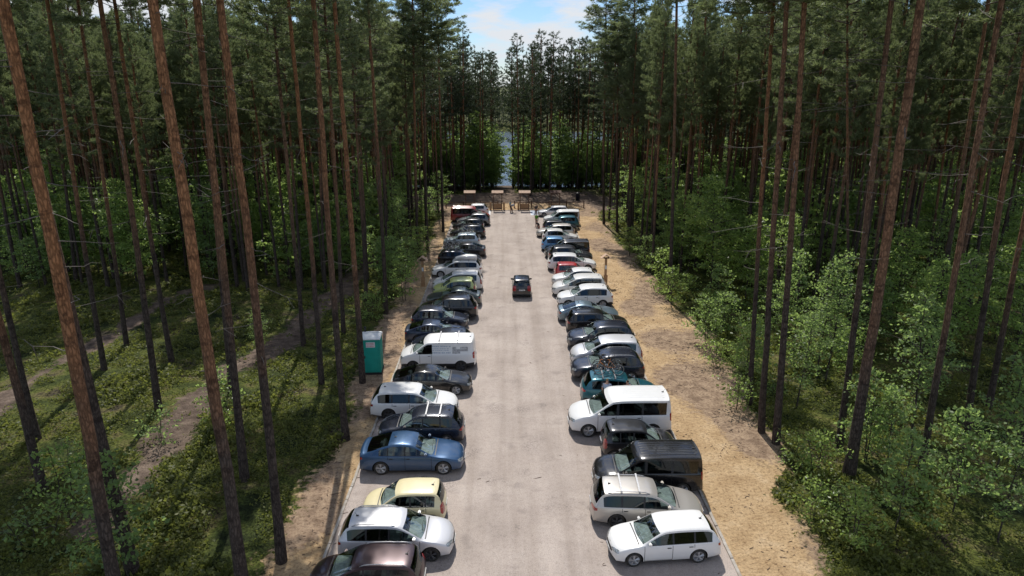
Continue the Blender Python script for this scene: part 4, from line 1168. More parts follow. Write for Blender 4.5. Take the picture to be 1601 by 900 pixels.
def islands(me, name):
    bm = bmesh.new(); bm.from_mesh(me); out = []
    seen = set(); bm.faces.ensure_lookup_table()
    for f in bm.faces:
        if f.index in seen: continue
        stack = [f]; comp = set([f.index]); 
        while stack:
            g = stack.pop()
            for e in g.edges:
                for h in e.link_faces:
                    if h.index not in comp: comp.add(h.index); stack.append(h)
        seen |= comp; out.append(comp)
    bm.free(); res = []
    for comp in out:
        b2_ = bmesh.new(); b2_.from_mesh(me); b2_.faces.ensure_lookup_table()
        bmesh.ops.delete(b2_, geom=[f for f in b2_.faces if f.index not in comp], context='FACES')
        if sum(f.calc_area() for f in b2_.faces) < 0.01: b2_.free(); continue
        m = bpy.data.meshes.new(name); b2_.to_mesh(m); b2_.free()
        for q in me.materials: m.materials.append(q)
        res.append(m)
    return res

def patch(bvh, c4, nu, nv, off, mat_, name):
    """surface-hugging patch: bilinear quad snapped on to the body"""
    c4 = [Vector(c) for c in c4]; V = []; F_ = []
    for i in range(nu + 1):
        for j in range(nv + 1):
            u, v = i / nu, j / nv
            p = c4[0] * (1 - u) * (1 - v) + c4[1] * u * (1 - v) + c4[2] * u * v + c4[3] * (1 - u) * v
            co, no, _, _ = bvh.find_nearest(p)
            if no.dot(p - co) < 0 and (p - co).length > 0.02: no = (p - co).normalized()
            V.append(co + no * off)
    for i in range(nu):
        for j in range(nv):
            a = i * (nv + 1) + j; F_.append((a, a + nv + 1, a + nv + 2, a + 1))
    m = MB().add(V, F_, 0, True)
    return m.mesh(name, mat_)

def corner(bvh, cx, cy, s, fb, ang, zr0, zr1, mat_, name, off=.008):
    """lamp wrapped round a body corner: angles measured from straight ahead (or astern) towards the flank"""
    V = []; F_ = []; nu, nv = 10, 4
    for i in range(nu + 1):
        a = R(ang[0] + (ang[1] - ang[0]) * i / nu); d = Vector((math.cos(a) * fb, math.sin(a) * s, 0)); u = i / nu
        pin = .35 * max(0, abs(2 * u - 1) - .6) / .4
        for j in range(nv + 1):
            v = j / nv; z0 = zr0[0] * (1 - u) + zr1[0] * u; z1 = zr0[1] * (1 - u) + zr1[1] * u; zm = (z0 + z1) / 2
            z = zm + (z0 - zm + (z1 - z0) * v) * (1 - pin)
            o = Vector((cx, cy, z)) + d * 2.5; co = bvh.ray_cast(o, -d)[0]
            if co is None: co = Vector((cx, cy, z)) + d * .4
            V.append(co + d * off)
    for i in range(nu):
        for j in range(nv):
            a = i * (nv + 1) + j; F_.append((a, a + nv + 1, a + nv + 2, a + 1))
    return MB().add(V, F_, 0, True).mesh(name, mat_)

def wheel_meshes(r):
    mb = MB(); w = 0.10
    mb.lathe([(r * .70, -w), (r * .93, -w), (r, -w * .7), (r, w * .7), (r * .93, w), (r * .73, w), (r * .71, w * .4), (r * .70, -w)], 24, 'y')
    ty = mb.mesh('wheel', M['tyre'])
    mb = MB()
    mb.lathe([(r * .10, .088), (r * .72, .070), (r * .72, .05), (r * .12, .03)], 20, 'y', mi=1)
    mb.lathe([(r * .74, .085), (r * .67, .092), (r * .65, .078)], 20, 'y', mi=0)
    for q in range(5):
        a = q * 2 * PI / 5 + 0.3
        for da in (-.16, .16):
            p0 = (r * .10 * math.cos(a), .098, r * .10 * math.sin(a)); p1 = (r * .69 * math.cos(a + da), .088, r * .69 * math.sin(a + da))
            mb.tube([p0, p1], [r * .08, r * .095], 5, 0, False)
    mb.lathe([(r * .14, .085), (r * .14, .108), (r * .02, .112)], 12, 'y', mi=0)
    return ty, mb.mesh('rim', [M['rim'], M['rimdark']])

CARS = {}
def make_type(name):
    T = TYPES[name]; L_, Wd, H = T['L'], T['W'], T['H']
    sh, mk = build_shell(T)
    me = boolean_wells(sh, T)
    hx = L_ / 2
    bm_ = bmesh.new(); bm_.from_mesh(me); bvh = BVHTree.FromBMesh(bm_)
    parts = []   # (name, mesh, loc, rot, [children])
    P_ = lambda nm, m, loc=None, rot=None, ch=(): parts.append((nm, m, loc, rot, list(ch)))
    # painted shell, flush trim stays in the body mesh as slots 1/2
    P_('body', sub_mesh(me, 'body', {0, 1, 2}, [M['trim'], M['trim'], M['well']], {0: 0, 1: 1, 2: 2}))
    P_('windscreen', sub_mesh(me, 'windscreen', {3}, [M['wsglass']]))
    if not T.get('panel'): P_('rear_window', sub_mesh(me, 'rear_window', {4}, [M['dglass'] if name in ('bus', 'suv') else M['sglass']]))
    for m in islands(sub_mesh(me, 'side_window', {5}, [M['sglass']]), 'side_window'): P_('side_window', m)
    for m in islands(sub_mesh(me, 'side_window', {6}, [M['dglass'] if name in ('bus', 'suv', 'wagon') else M['sglass']]), 'side_window'): P_('side_window', m)
    # cabin
    zf = T['zu'] + .06
    cx, cz = mk['cowl']; 
    mb = MB(); mb.box((hx - (cx + L_ - .5) / 2, 0, zf), (L_ - .5 - cx, Wd * .84, .04)); P_('cabin_floor', mb.mesh('cabin_floor', M['cabin']))
    mb = MB(); mb.box((hx - cx - .34, 0, cz - .085), (.60, Wd * .80, .12)); mb.box((hx - cx - .56, Wd * .2, cz - .03), (.16, .34, .10))
    P_('dashboard', mb.mesh('dashboard', M['dash'], bevel=.03))
    mb = MB(); sx_ = hx - cx - .84
    for q in range(12):
        a0, a1 = q * PI / 6, (q + 1) * PI / 6
        mb.tube([(sx_ + .05 * math.sin(a0), Wd * .2 + .18 * math.cos(a0), cz - .04 + .17 * math.sin(a0)), (sx_ + .05 * math.sin(a1), Wd * .2 + .18 * math.cos(a1), cz - .04 + .17 * math.sin(a1))], .013, 5)
    P_('steering_wheel', mb.mesh('steering_wheel', M['trim']))
    def seat(x, wid, hb):
        mb = MB(); mb.box((x + .05, 0, zf + .24), (.50, wid, .22)); mb.box((x - .26, 0, zf + .24 + hb / 2), (.14, wid, hb), M=Matrix.Rotation(-.18, 4, 'Y'))
        mb.box((x - .35, 0, zf + .24 + hb + .10), (.09, min(wid, .26), .18))
        return mb.mesh('seat', M['seatcloth'], bevel=.035)
    hb = min(.62, H - zf - .62)
    s1 = seat(0, .50, hb)
    for s in (-1, 1): P_('front_seat', s1, (hx - cx - 1.28, s * Wd * .2, 0))
    s2 = seat(0, Wd * .72, hb - .04)
    if not T.get('panel'):
        P_('rear_seat', s2, (hx - cx - 2.12, 0, 0))
        if name == 'bus': P_('rear_seat', s2, (hx - cx - 2.95, 0, 0))
    # lamps
    zb = T['belt']; zn = T['prof'][2][1] if not isinstance(T['prof'][2][0], str) else .7
    hw = Wd / 2
    for s in (-1, 1):
        zl = zn - .05
        P_('headlight', corner(bvh, hx - .42, s * (hw - .42), s, 1, (-20, 62), (zl - .13, zl + .0), (zl - .05, zl + .07), M['lamp'], 'headlight'))
        tall = name in ('bus', 'panelvan', 'small', 'mpv')
        if tall: P_('taillight', corner(bvh, -hx + .40, s * (hw - .40), s, -1, (12, 62), (zb - .30, zb + .14), (zb - .30, zb + .14), M['tail'], 'taillight'))
        else: P_('taillight', corner(bvh, -hx + .40, s * (hw - .40), s, -1, (-22, 66), (zb - .21, zb - .06), (zb - .15, zb - .01), M['tail'], 'taillight'))
    zg = zn - .16
    P_('grille', patch(bvh, [(hx, -hw * .48, zg - .08), (hx, hw * .48, zg - .08), (hx, hw * .52, zg + .06), (hx, -hw * .52, zg + .06)], 8, 2, .005, M['trim'], 'grille'))
    P_('air_intake', patch(bvh, [(hx, -hw * .6, T['zu'] + .10), (hx, hw * .6, T['zu'] + .10), (hx, hw * .55, T['zu'] + .20), (hx, -hw * .55, T['zu'] + .20)], 8, 2, .005, M['trim'], 'air_intake'))
    # fog-lamp chrome bar and badge
    mb = MB(); mb.lathe([(.045, 0), (.045, .012), (.01, .016)], 14, 'z')
    pb = bvh.ray_cast(Vector((hx + 1, 0, zn - .05)), Vector((-1, 0, 0)))[0]
    if pb: P_('badge', mb.mesh('badge', M['chrome']), (pb.x, 0, pb.z), (0, PI / 2, 0))
    def plate_mesh():
        mb = MB(); mb.box((0, 0, 0), (.014, .50, .11)); mb.box((.009, -.23, 0), (.004, .036, .104), mi=2)
        rs = random.Random(3)
        for i in range(7):
            if i == 3: continue
            yy = -.17 + i * .058
            mb.box((.009, yy, 0), (.004, .030, .066), mi=1); mb.box((.0115, yy, .012), (.002, .014, .018), mi=0)
        return mb.mesh('licence_plate', [M['plate'], M['plateink'], M['euroblue']])
    pm = plate_mesh()
    pf = bvh.ray_cast(Vector((hx + 1, 0, T['zu'] + .27)), Vector((-1, 0, 0)))[0]; P_('licence_plate', pm, (pf.x + .012, 0, pf.z))
    pr = bvh.ray_cast(Vector((-hx - 1, 0, zb - .20)), Vector((1, 0, 0)))[0]; P_('licence_plate', pm, (pr.x - .012, 0, pr.z), (0, 0, PI))
    # mirrors
    mb = MB(); mb.box((0, .10, 0), (.11, .20, .14)); mm = mb.mesh('mirror', [M['trim']], bevel=.035)
    for s in (-1, 1):
        mx_ = hx - cx - .36; q = bvh.ray_cast(Vector((mx_, s * 3, zb + .09)), Vector((0, -s, 0)))[0]
        P_('mirror', mm, (mx_, q.y - s * .02, zb + .09), (0, 0, 0) if s > 0 else (0, 0, PI))
    # door seams (strips) and handles
    w = T['win']; seams = [w[0][1] + .03]
    if len(w) > 1: seams.append(w[1][1] + .02)
    for s in (-1, 1):
        mb = MB()
        def strip(p0, p1, n=10, hw_=.009):
            p0 = Vector(p0); p1 = Vector(p1); d = (p1 - p0); nn = Vector((0, s, 0)).cross(d).normalized() * hw_
            A = []
            for i in range(n + 1):
                p = p0 + d * i / n; co = bvh.ray_cast(Vector((p.x, s * 3, p.z)), Vector((0, -s, 0)))[0]
                if co is None: return
                c_ = Vector((co.x, co.y + s * .004, co.z)); A += [c_ - nn, c_ + nn]
            mb.add(A, [(2 * i, 2 * i + 1, 2 * i + 3, 2 * i + 2) for i in range(n)])
        z0, z1 = T['zu'] + .10, zb - .01
        fx = hx - (w[0][0] - .06) - .0
        fx = min(fx, hx - T['ax'][0] - T['r'] - .09)
        strip((fx, 0, z0), (fx, 0, z1))
        for x in seams:
            X = hx - x
            ra = hx - T['ax'][1]
            if abs(X - ra) < T['r'] + .06: strip((X, 0, T['r'] * 2 + .12), (X, 0, z1))
            else: strip((X, 0, z0), (X, 0, z1))
        strip((fx, 0, z0), (hx - seams[0], 0, z0), 6)
        P_('door_gap', mb.mesh('door_gap', M['well']))
        for x in seams:
            X = hx - x + .14; co = bvh.ray_cast(Vector((X, s * 3, zb - .11)), Vector((0, -s, 0)))[0]
            mb = MB(); mb.box((0, 0, 0), (.17, .03, .028)); P_('door_handle', mb.mesh('door_handle', M['trim'], bevel=.008), (X, co.y + s * .012, zb - .11))
    if name in ('bus', 'panelvan'):   # pressed ribs along the van roof
        mb = MB()
        for yy in (-.55, -.33, -.11, .11, .33, .55):
            A = []
            for i in range(15):
                x = (hx - mk['header'][0] - .35) + (hx - .0 - (mk['re'][0]) - (hx - mk['header'][0] - .35) + .25 - 0.0) * i / 14
                for dy, dz in ((-.035, .001), (0, .016), (.035, .001)):
                    co = bvh.ray_cast(Vector((x, yy + dy, 3)), Vector((0, 0, -1)))[0]; A.append(co + Vector((0, 0, dz)))
            mb.add(A, [(3 * i + k, 3 * i + k + 1, 3 * i + 4 + k, 3 * i + 3 + k) for i in range(14) for k in (0, 1)], 0, True)
        P_('roof_rib', mb.mesh('roof_rib', M['trim']))
    # bonnet gap
    A = []; mbh = MB()
    for i in range(13):
        y = -hw * .80 + i * hw * 1.6 / 12
        co = bvh.ray_cast(Vector((hx - cx + .05, y, 3)), Vector((0, 0, -1)))[0]; A += [co + Vector((-.030, 0, .006)), co + Vector((.030, 0, .004))]
    mbh.add(A, [(2 * i, 2 * i + 1, 2 * i + 3, 2 * i + 2) for i in range(12)])
    P_('cowl_strip', mbh.mesh('cowl_strip', M['trim']))
    # antenna, wipers
    q = bvh.ray_cast(Vector((hx - mk['re'][0] + .25, 0, 3)), Vector((0, 0, -1)))[0]
    mb = MB(); mb.box((0, 0, .015), (.10, .05, .03)); mb.tube([(0, 0, .02), (-.10, 0, .16)], [.008, .003], 5)
    P_('antenna', mb.mesh('antenna', M['trim']), tuple(q))
    for y0 in (-.30, .22):
        mb = MB(); pts = []
        for i in range(5):
            yy = y0 + .12 * i; d = bvh.ray_cast(Vector((hx - cx - .10 - .012 * i, yy, 3)), Vector((0, 0, -1)))[0]
            pts.append(d + Vector((0, 0, .016)))
        mb.tube(pts, .009, 4); P_('wiper', mb.mesh('wiper', M['trim']))
    ty, rm = wheel_meshes(T['r'])
    for ax in T['ax']:
        for s in (-1, 1):
            P_('wheel', ty, (hx - ax, s * (hw - .125), T['r'] - .003), (0, 0, 0) if s > 0 else (0, 0, PI), [('rim', rm)])
    # optional sets
    opt = {}
    def roofz(x, y):
        c_ = bvh.ray_cast(Vector((x, y, 3)), Vector((0, 0, -1)))[0]; return c_.z
    rails = []
    x0, x1 = hx - mk['header'][0] - .35, hx - mk['re'][0] + .15
    yr = hw * T['wr'] * .90
    for s in (-1, 1):
        mb = MB(); pts = []
        for i in range(11):
            u = i / 10; x = x0 + (x1 - x0) * u; h = .055 * min(1, min(u, 1 - u) * 9)
            pts.append((x, s * yr, roofz(x, s * yr) + h))
        mb.tube(pts, .018, 6); rails.append(('roof_rail', mb.mesh('roof_rail', M['rim']), None, None, []))
    opt['rails'] = rails
    bars = []
    for u in (.25, .68):
        x = x0 + (x1 - x0) * u; z = roofz(x, 0) + .07
        mb = MB(); mb.box((0, 0, 0), (.07, yr * 2 + .10, .028))
        for s in (-1, 1): mb.box((0, s * yr, -.05), (.06, .05, .10))
        bars.append(('roof_bar', mb.mesh('roof_bar', M['rim'], bevel=.01), (x, 0, z), None, []))
    opt['bars'] = bars; opt['barz'] = roofz((x0 + x1) / 2, 0) + .09; opt['barx'] = (x0 + x1) / 2
    bm_.free()
    CARS[name] = (parts, opt, T)
for k in TYPES: make_type(k)
print('car types built')

def place_car(kind, x, y, rz, s, col, label, cat, group, extra=(), rim='rim', name='parked_car'):
    parts, opt, T = CARS[kind]
    e = empty(name, (x, y, 0.010), rz, label, cat, group); e.scale = (s, s, s)
    pl = list(parts)
    for ex in extra:
        if ex in opt: pl += opt[ex]
    for (nm, m, loc, rot, ch) in pl:
        o = link(nm, m, e, loc, rot)
        if nm in ('body', 'mirror', 'roof_rib'):
            o.material_slots[0].link = 'OBJECT'; o.material_slots[0].material = PAINT[col]
        for (cn_, cm_) in ch:
            c_ = link(cn_, cm_, o)
            if rim == 'dark': c_.material_slots[0].link = 'OBJECT'; c_.material_slots[0].material = M['rimdark']
    return e

GL, GR = 'cars parked in the left row', 'cars parked in the right row'
# side, x0, x1, roof y, type, nose (-1 left / +1 right), colour, extras, turn deg, label
ROW = [
 ('L', 484, 664, 863, 'mpv', -1, 'plum', ('rails',), 0, 'dark plum brown car cut by the bottom edge, nearest in the left row', 'car'),
 ('L', 528, 710, 806, 'wagon', 1, 'silver', ('rails',), 0, 'silver estate with black wheels between the plum and pale yellow cars', 'estate car'),
 ('L', 565, 698, 759, 'small', -1, 'yellow', (), 0, 'small pale yellow hatchback, second behind the plum car', 'hatchback'),
 ('L', 562, 726, 684.5, 'sedan', 1, 'midblue', (), 0, 'bright blue saloon next to the pale yellow hatchback', 'saloon car'),
 ('L', 590, 727, 641, 'suv', -1, 'navy', ('rails', 'bars'), 0, 'dark navy off-roader with roof rails right behind the blue saloon', 'off-roader'),
 ('L', 579, 716, 607, 'wagon', 1, 'white', (), 0, 'white estate between the navy off-roader and the black saloon', 'estate car'),
 ('L', 613, 738, 573.7, 'sedan', 1, 'black', (), 0, 'black saloon with pale alloy wheels in front of the white panel van', 'saloon car'),
 ('L', 625, 745, 528, 'panelvan', -1, 'white', ('bars',), 0, 'white panel van with roof bars and faint lettering on its side', 'van'),
 ('L', 632, 742, 518, 'hatch', -1, 'navy', (), 0, 'dark hatchback mostly hidden behind the white panel van', 'hatchback'),
 ('L', 635.6, 732.5, 501, 'sedan', 1, 'dkblue', (), 0, 'dark blue saloon second behind the white panel van', 'saloon car'),
 ('L', 642, 731.6, 482, 'hatch', 1, 'navy', (), 0, 'navy hatchback nose to the lane, behind the dark blue saloon', 'hatchback'),
 ('L', 653, 747, 466, 'suv', -1, 'black', (), 0, 'black sports utility car with big red tail lamps facing the lane', 'off-roader'),
 ('L', 666, 753, 449, 'sedan', -1, 'dkgreen', (), 0, 'grey green saloon between black sports utility car and lime car', 'saloon car'),
 ('L', 676, 745, 437, 'small', -1, 'lime', (), 0, 'lime green small car in the left row', 'small car'),
 ('L', 675.5, 755, 424.4, 'mpv', -1, 'white', (), 0, 'white people carrier just behind the lime car', 'people carrier'),
 ('L', 673, 754, 407, 'wagon', -1, 'white', ('bars',), 0, 'white estate carrying a white roof box', 'estate car'),
 ('L', 684, 753, 390, 'wagon', 1, 'black', ('bars',), 0, 'black estate with bicycles on top, just behind the roof box estate', 'estate car'),
 ('L', 690, 760, 379, 'sedan', -1, 'charcoal', (), 0, 'charcoal saloon between the two cars that carry bicycles, left row', 'saloon car'),
 ('L', 693, 751, 363, 'suv', -1, 'icy', ('bars',), 0, 'icy silver car with bicycles on its roof, left row', 'off-roader'),
 ('L', 703, 759.5, 351.7, 'hatch', -1, 'black', (), 0, 'black hatchback just behind the icy silver car', 'hatchback'),
 ('L', 707, 757, 341, 'hatch', -1, 'charcoal', (), 0, 'charcoal hatchback with glaring windscreen, third from the red van', 'hatchback'),
 ('L', 715, 766.7, 334, 'hatch', -1, 'grey', (), 0, 'grey hatchback parked next to the red van', 'hatchback'),
 ('L', 704, 766, 323.5, 'bus', 1, 'dkred', (), 0, 'dark red van at the far end of the left row', 'van'),
 ('L', 714, 764, 319.5, 'hatch', -1, 'silver', (), 0, 'pale silver car behind the dark red van, last in the left row', 'car'),
 ('R', 952, 1126, 811, 'wagon', -1, 'white', (), 4.5, 'clean white estate nearest the camera in the right row', 'estate car'),
 ('R', 924, 1100, 759.5, 'wagon', 1, 'greige', ('rails', 'bars'), -3, 'beige silver estate with two roof bars behind the white estate', 'estate car'),
 ('R', 928, 1098, 699, 'bus', -1, 'black', (), -1, 'big black passenger van in the right row', 'van'),
 ('R', 940, 1057, 665, 'small', 1, 'charcoal', (), 0, 'small charcoal car squeezed between the black and the white passenger van', 'small car'),
 ('R', 889, 1050, 617, 'bus', -1, 'white', (), 0, 'white passenger van with black side windows', 'van'),
 ('R', 908, 1029, 585, 'suv', 1, 'teal', ('bars',), -2, 'teal car with bicycles on its roof beside the white passenger van', 'off-roader'),
 ('R', 893, 1008, 551, 'suv', -1, 'navy', ('rails',), 0, 'dark blue off-roader behind the teal car', 'off-roader'),
 ('R', 892, 1005, 530, 'mpv', -1, 'silver', (), 0, 'silver white people carrier behind the dark blue off-roader', 'people carrier'),
 ('R', 887, 998, 507, 'suv', -1, 'navy', (), 0, 'navy car with chrome window line, nose to the lane, behind the silver people carrier', 'off-roader'),
 ('R', 885, 983, 486, 'wagon', 1, 'black', (), 0, 'black estate parked tail to the lane beside the steel blue saloon', 'estate car'),
 ('R', 872, 968, 472, 'sedan', 1, 'steel', (), 0, 'steel blue saloon with dark sunroof, right row', 'saloon car'),
 ('R', 871, 959, 447.5, 'suv', -1, 'white', (), 0, 'white sports utility car, nearest of the three white ones before the red car', 'off-roader'),
 ('R', 863, 950, 432, 'mpv', -1, 'offwhite', (), 0, 'pearl white people carrier, middle of the three white ones before the red car', 'people carrier'),
 ('R', 863, 935, 420.5, 'hatch', -1, 'white', (), 0, 'white hatchback right in front of the small red car', 'hatchback'),
 ('R', 866.6, 925, 411, 'small', 1, 'red', (), 0, 'small bright red car in the right row', 'small car'),
 ('R', 856, 935, 398, 'wagon', 1, 'white', (), 0, 'white estate tail to the lane, just behind the small red car', 'estate car'),
 ('R', 857, 927, 385, 'suv', 1, 'charcoal', (), 0, 'charcoal car between the white estate and the boxy black van', 'off-roader'),
 ('R', 852, 920, 375, 'bus', -1, 'black', (), 0, 'boxy black van behind the charcoal car, right row', 'van'),
 ('R', 846, 905, 370.5, 'hatch', 1, 'ltblue', (), 0, 'light blue hatchback in the right row', 'hatchback'),
 ('R', 847.5, 904, 358.5, 'hatch', 1, 'offwhite', (), 0, 'cream white hatchback next to the light blue one', 'hatchback'),
 ('R', 838.7, 899, 350.5, 'wagon', -1, 'greige', (), 0, 'beige grey estate with its nose to the lane, far right row', 'estate car'),
 ('R', 848, 903, 343.5, 'wagon', 1, 'charcoal', (), 0, 'dark grey estate beyond the beige grey one', 'estate car'),
 ('R', 853, 906, 336.5, 'suv', -1, 'teal', (), 0, 'dark teal car near the far end of the right row', 'off-roader'),
 ('R', 849.5, 897, 327, 'bus', -1, 'white', (), 0, 'white windowed van second last in the right row', 'van'),
 ('R', 841, 890, 321.0, 'wagon', -1, 'silver', (), 0, 'silver estate last in the right row beside the notice boards', 'estate car'),
]
PLACED = {}
lastY = {'L': -99, 'R': -99}; lastW = {'L': 0, 'R': 0}
for i, (sd_, x0, x1, yr, kind, nose, col, extra, turn, label, cat) in enumerate(ROW):
    T = TYPES[kind]
    c = gp((x0 + x1) / 2, yr, T['H'] - .03)
    Y = c.y
    s = 1.0
    ext = 0
    for it in range(3):
        a = at_depth(x0, 0, Y); 
        # plane through the body's near flank at mid height
        def xat(px_, Yp, z=0.6):
            # the image x of a point at (X, Yp, z): solve X
            d = CMI @ Vector((0, Yp, z - CAM_H)); dx = CMI @ Vector((1, 0, 0))
            u = (px_ - 800.5) / FPX
            # (d.x + X dx.x) / -(d.z + X dx.z) = u
            return (-u * d.z - d.x) / (dx.x + u * dx.z)
        X0, X1 = xat(x0, Y - T['W'] * .2), xat(x1, Y - T['W'] * .2)
    Lm = X1 - X0
    s = max(0.94, min(1.06, Lm / T['L']))
    minY = lastY[sd_] + lastW[sd_] / 2 + T['W'] * s / 2 + (0.35 if lastY[sd_] < 60 else 0.22)
    adj = ''
    if Y < minY: adj = ' pushed %.2f' % (minY - Y); Y = minY
    lastY[sd_] = Y; lastW[sd_] = T['W'] * s
    # keep the lane-side end where the photo has it
    if sd_ == 'L': X = X1 - T['L'] * s / 2
    else: X = X0 + T['L'] * s / 2
    if abs(Lm / T['L'] - 1) < 0.06: X = (X0 + X1) / 2
    rz = (0 if nose > 0 else PI) + R(turn)
    cls = {'van': 'parked_van', 'off-roader': 'parked_off_roader'}.get(cat, 'parked_car')
    PLACED[i] = (place_car(kind, X, Y, rz, s, col, label, cat, GL if sd_ == 'L' else GR, extra, rim='dark' if i % 4 == 1 or kind in ('panelvan',) or col == 'greige' else 'rim', name=cls), X, Y, s, kind, rz)
    print('%2d %s Y=%.1f X=%.2f len=%.2f/%.2f %s%s' % (i, sd_, Y, X, Lm, T['L'], col, adj))

# the car driving up the lane, seen from behind
p = gp(815, 464, 0.2)
place_car('small', p.x + 0.05, p.y + 1.9, PI / 2 + R(0), 1.04, 'black', 'black car driving up the middle of the gravel lane, seen from behind', 'car', None, (), name='moving_car')
# ------------------------------------------------------------------ things carried on roofs
def torus(mb, R0, r, c=(0, 0, 0), n=22, k=5, mi=0):
    pts = [(c[0] + R0 * math.cos(a * 2 * PI / n), c[1], c[2] + R0 * math.sin(a * 2 * PI / n)) for a in range(n + 1)]
    return mb.tube(pts, r, k, mi, True, False)
M['bikeblack'] = mat('bike_black', (0.02, 0.02, 0.022), 0.4); M['bikeorange'] = mat('bike_orange', (0.62, 0.20, 0.03), 0.35)
M['bikewhite'] = mat('bike_white', (0.65, 0.65, 0.66), 0.35); M['bikeblue'] = mat('bike_blue', (0.05, 0.14, 0.35), 0.35)
def bike_meshes():
    wh = MB(); torus(wh, .325, .022, mi=0); torus(wh, .30, .010, mi=1)
    for q in range(12):
        a = q * PI / 6; wh.tube([(0, 0, 0), (.30 * math.cos(a), 0, .30 * math.sin(a))], .0035, 3, 1)
    wh.lathe([(.02, -.04), (.02, .04)], 8, 'y', mi=1)
    w = wh.mesh('wheel', [M['tyre'], M['chrome']])
    fr = MB(); bb = (-.05, 0, .30); st = (-.20, 0, .78); hd = (.36, 0, .80); h2 = (.40, 0, .66); rw = (-.52, 0, .345); fw = (.55, 0, .345)
    fr.tube([bb, st], .018); fr.tube([st, hd], .018); fr.tube([bb, h2], .022); fr.tube([hd, h2], .022)
    for s in (-.05, .05):
        fr.tube([bb, (rw[0], s, rw[2])], .010); fr.tube([(st[0], 0, st[2] - .06), (rw[0], s, rw[2])], .009); fr.tube([h2, (fw[0], s, fw[2])], .014)
    fr.tube([st, (-.235, 0, .90)], .013)
    f = fr.mesh('frame', M['bikeblack'])
    hb = MB(); hb.tube([hd, (.35, 0, .93)], .014); hb.tube([(.30, -.31, .95), (.36, -.1, .95), (.36, .1, .95), (.30, .31, .95)], .013)
    h = hb.mesh('handlebar', M['bikeblack'])
    sd2 = MB(); sd2.tube([(-.37, 0, .93), (-.30, 0, .945), (-.20, 0, .94), (-.10, 0, .93)], [.045, .075, .04, .02], 8); s = sd2.mesh('saddle', M['trim'])
    ck = MB(); ck.lathe([(.09, -.055), (.09, -.05)], 16, 'y', bb); ck.tube([bb, (.05, -.08, .16)], .011); ck.tube([bb, (-.15, .08, .44)], .011)
    ck.box((.05, -.13, .16), (.09, .09, .02)); ck.box((-.15, .13, .44), (.09, .09, .02)); c = ck.mesh('crank', M['chrome'])
    return w, f, h, s, c
BK = bike_meshes()
def bicycle(x, y, z, rz, col, label, s=1.0, tilt=0.0):
    e = empty('bicycle', (x, y, z), rz, label, 'bicycle', 'bicycles carried on car roofs'); e.scale = (s, s, s); e.rotation_euler = (tilt, 0, rz)
    w, f, h, sa, c = BK
    for wx in (-.52, .55): link('wheel', w, e, (wx, 0, .345))
    o = link('frame', f, e); o.material_slots[0].link = 'OBJECT'; o.material_slots[0].material = M[col]
    link('handlebar', h, e); link('saddle', sa, e); link('crank', c, e)
def rooftop(i, dx, dy):
    e, X, Y, s, kind, rz = PLACED[i]; opt = CARS[kind][1]
    v = Matrix.Rotation(rz, 3, 'Z') @ Vector(((opt['barx'] + dx) * s, dy * s, 0))
    return X + v.x, Y + v.y, opt['barz'] * s + .005, rz
for i, spec in {16: [(-.40, 'bikeblack', 'black bicycle on the near side of the black estate roof'), (0.0, 'bikewhite', 'pale bicycle in the middle of the black estate roof'), (.40, 'bikeblack', 'black bicycle on the far side of the black estate roof')],
                18: [(-.40, 'bikeblack', 'black bicycle on the far side of the icy silver roof'), (0.0, 'bikeblue', 'blue bicycle in the middle of the icy silver roof'), (.40, 'bikewhite', 'pale bicycle on the near side of the icy silver roof')],
                29: [(-.42, 'bikeblack', 'black bicycle nearest the camera on the teal car roof'), (-.02, 'bikeorange', 'orange bicycle in the middle of the teal car roof'), (.40, 'bikeblack', 'black bicycle farthest from the camera on the teal car roof')]}.items():
    for q, (dy, col, lab) in enumerate(spec):
        x, y, z, rz = rooftop(i, .05 * (-1) ** q, dy); bicycle(x, y, z, rz + (PI if q % 2 else 0), col, lab, 0.98, .06 * (q - 1))
# roof box
def roof_box(i):
    x, y, z, rz = rooftop(i, -.05, .12)
    e = empty('roof_box', (x, y, z), rz, 'long white roof box on the white estate in the left row', 'roof box')
    V = []; F_ = []; n = 12
    for a in range(n + 1):
        u = a / n; X = -1.0 + 2.05 * u; w = .38 * (1 - .45 * max(0, (u - .55) / .45) ** 1.6) * (1 - .15 * max(0, .1 - u) / .1); h = .36 * (1 - .65 * max(0, (u - .5) / .5) ** 1.8) * (1 - .25 * max(0, .12 - u) / .12)
        V += [(X, -w * .9, .0), (X, -w, h * .35), (X, -w * .95, h * .75), (X, -w * .7, h), (X, 0, h * 1.06), (X, w * .7, h), (X, w * .95, h * .75), (X, w, h * .35), (X, w * .9, 0)]
    for a in range(n):
        for k in range(9): F_.append((a * 9 + k, a * 9 + (k + 1) % 9, (a + 1) * 9 + (k + 1) % 9, (a + 1) * 9 + k))
    F_.append(tuple(range(9))); F_.append(tuple(range(n * 9 + 8, n * 9 - 1, -1)))
    MB().add(V, F_, 0, True).build('shell', PAINT['white'], e)
    mb = MB(); mb.box((0, -.365, .13), (1.7, .02, .02)); mb.box((0, .365, .13), (1.7, .02, .02)); mb.build('seam', M['trim'], e)
roof_box(15)

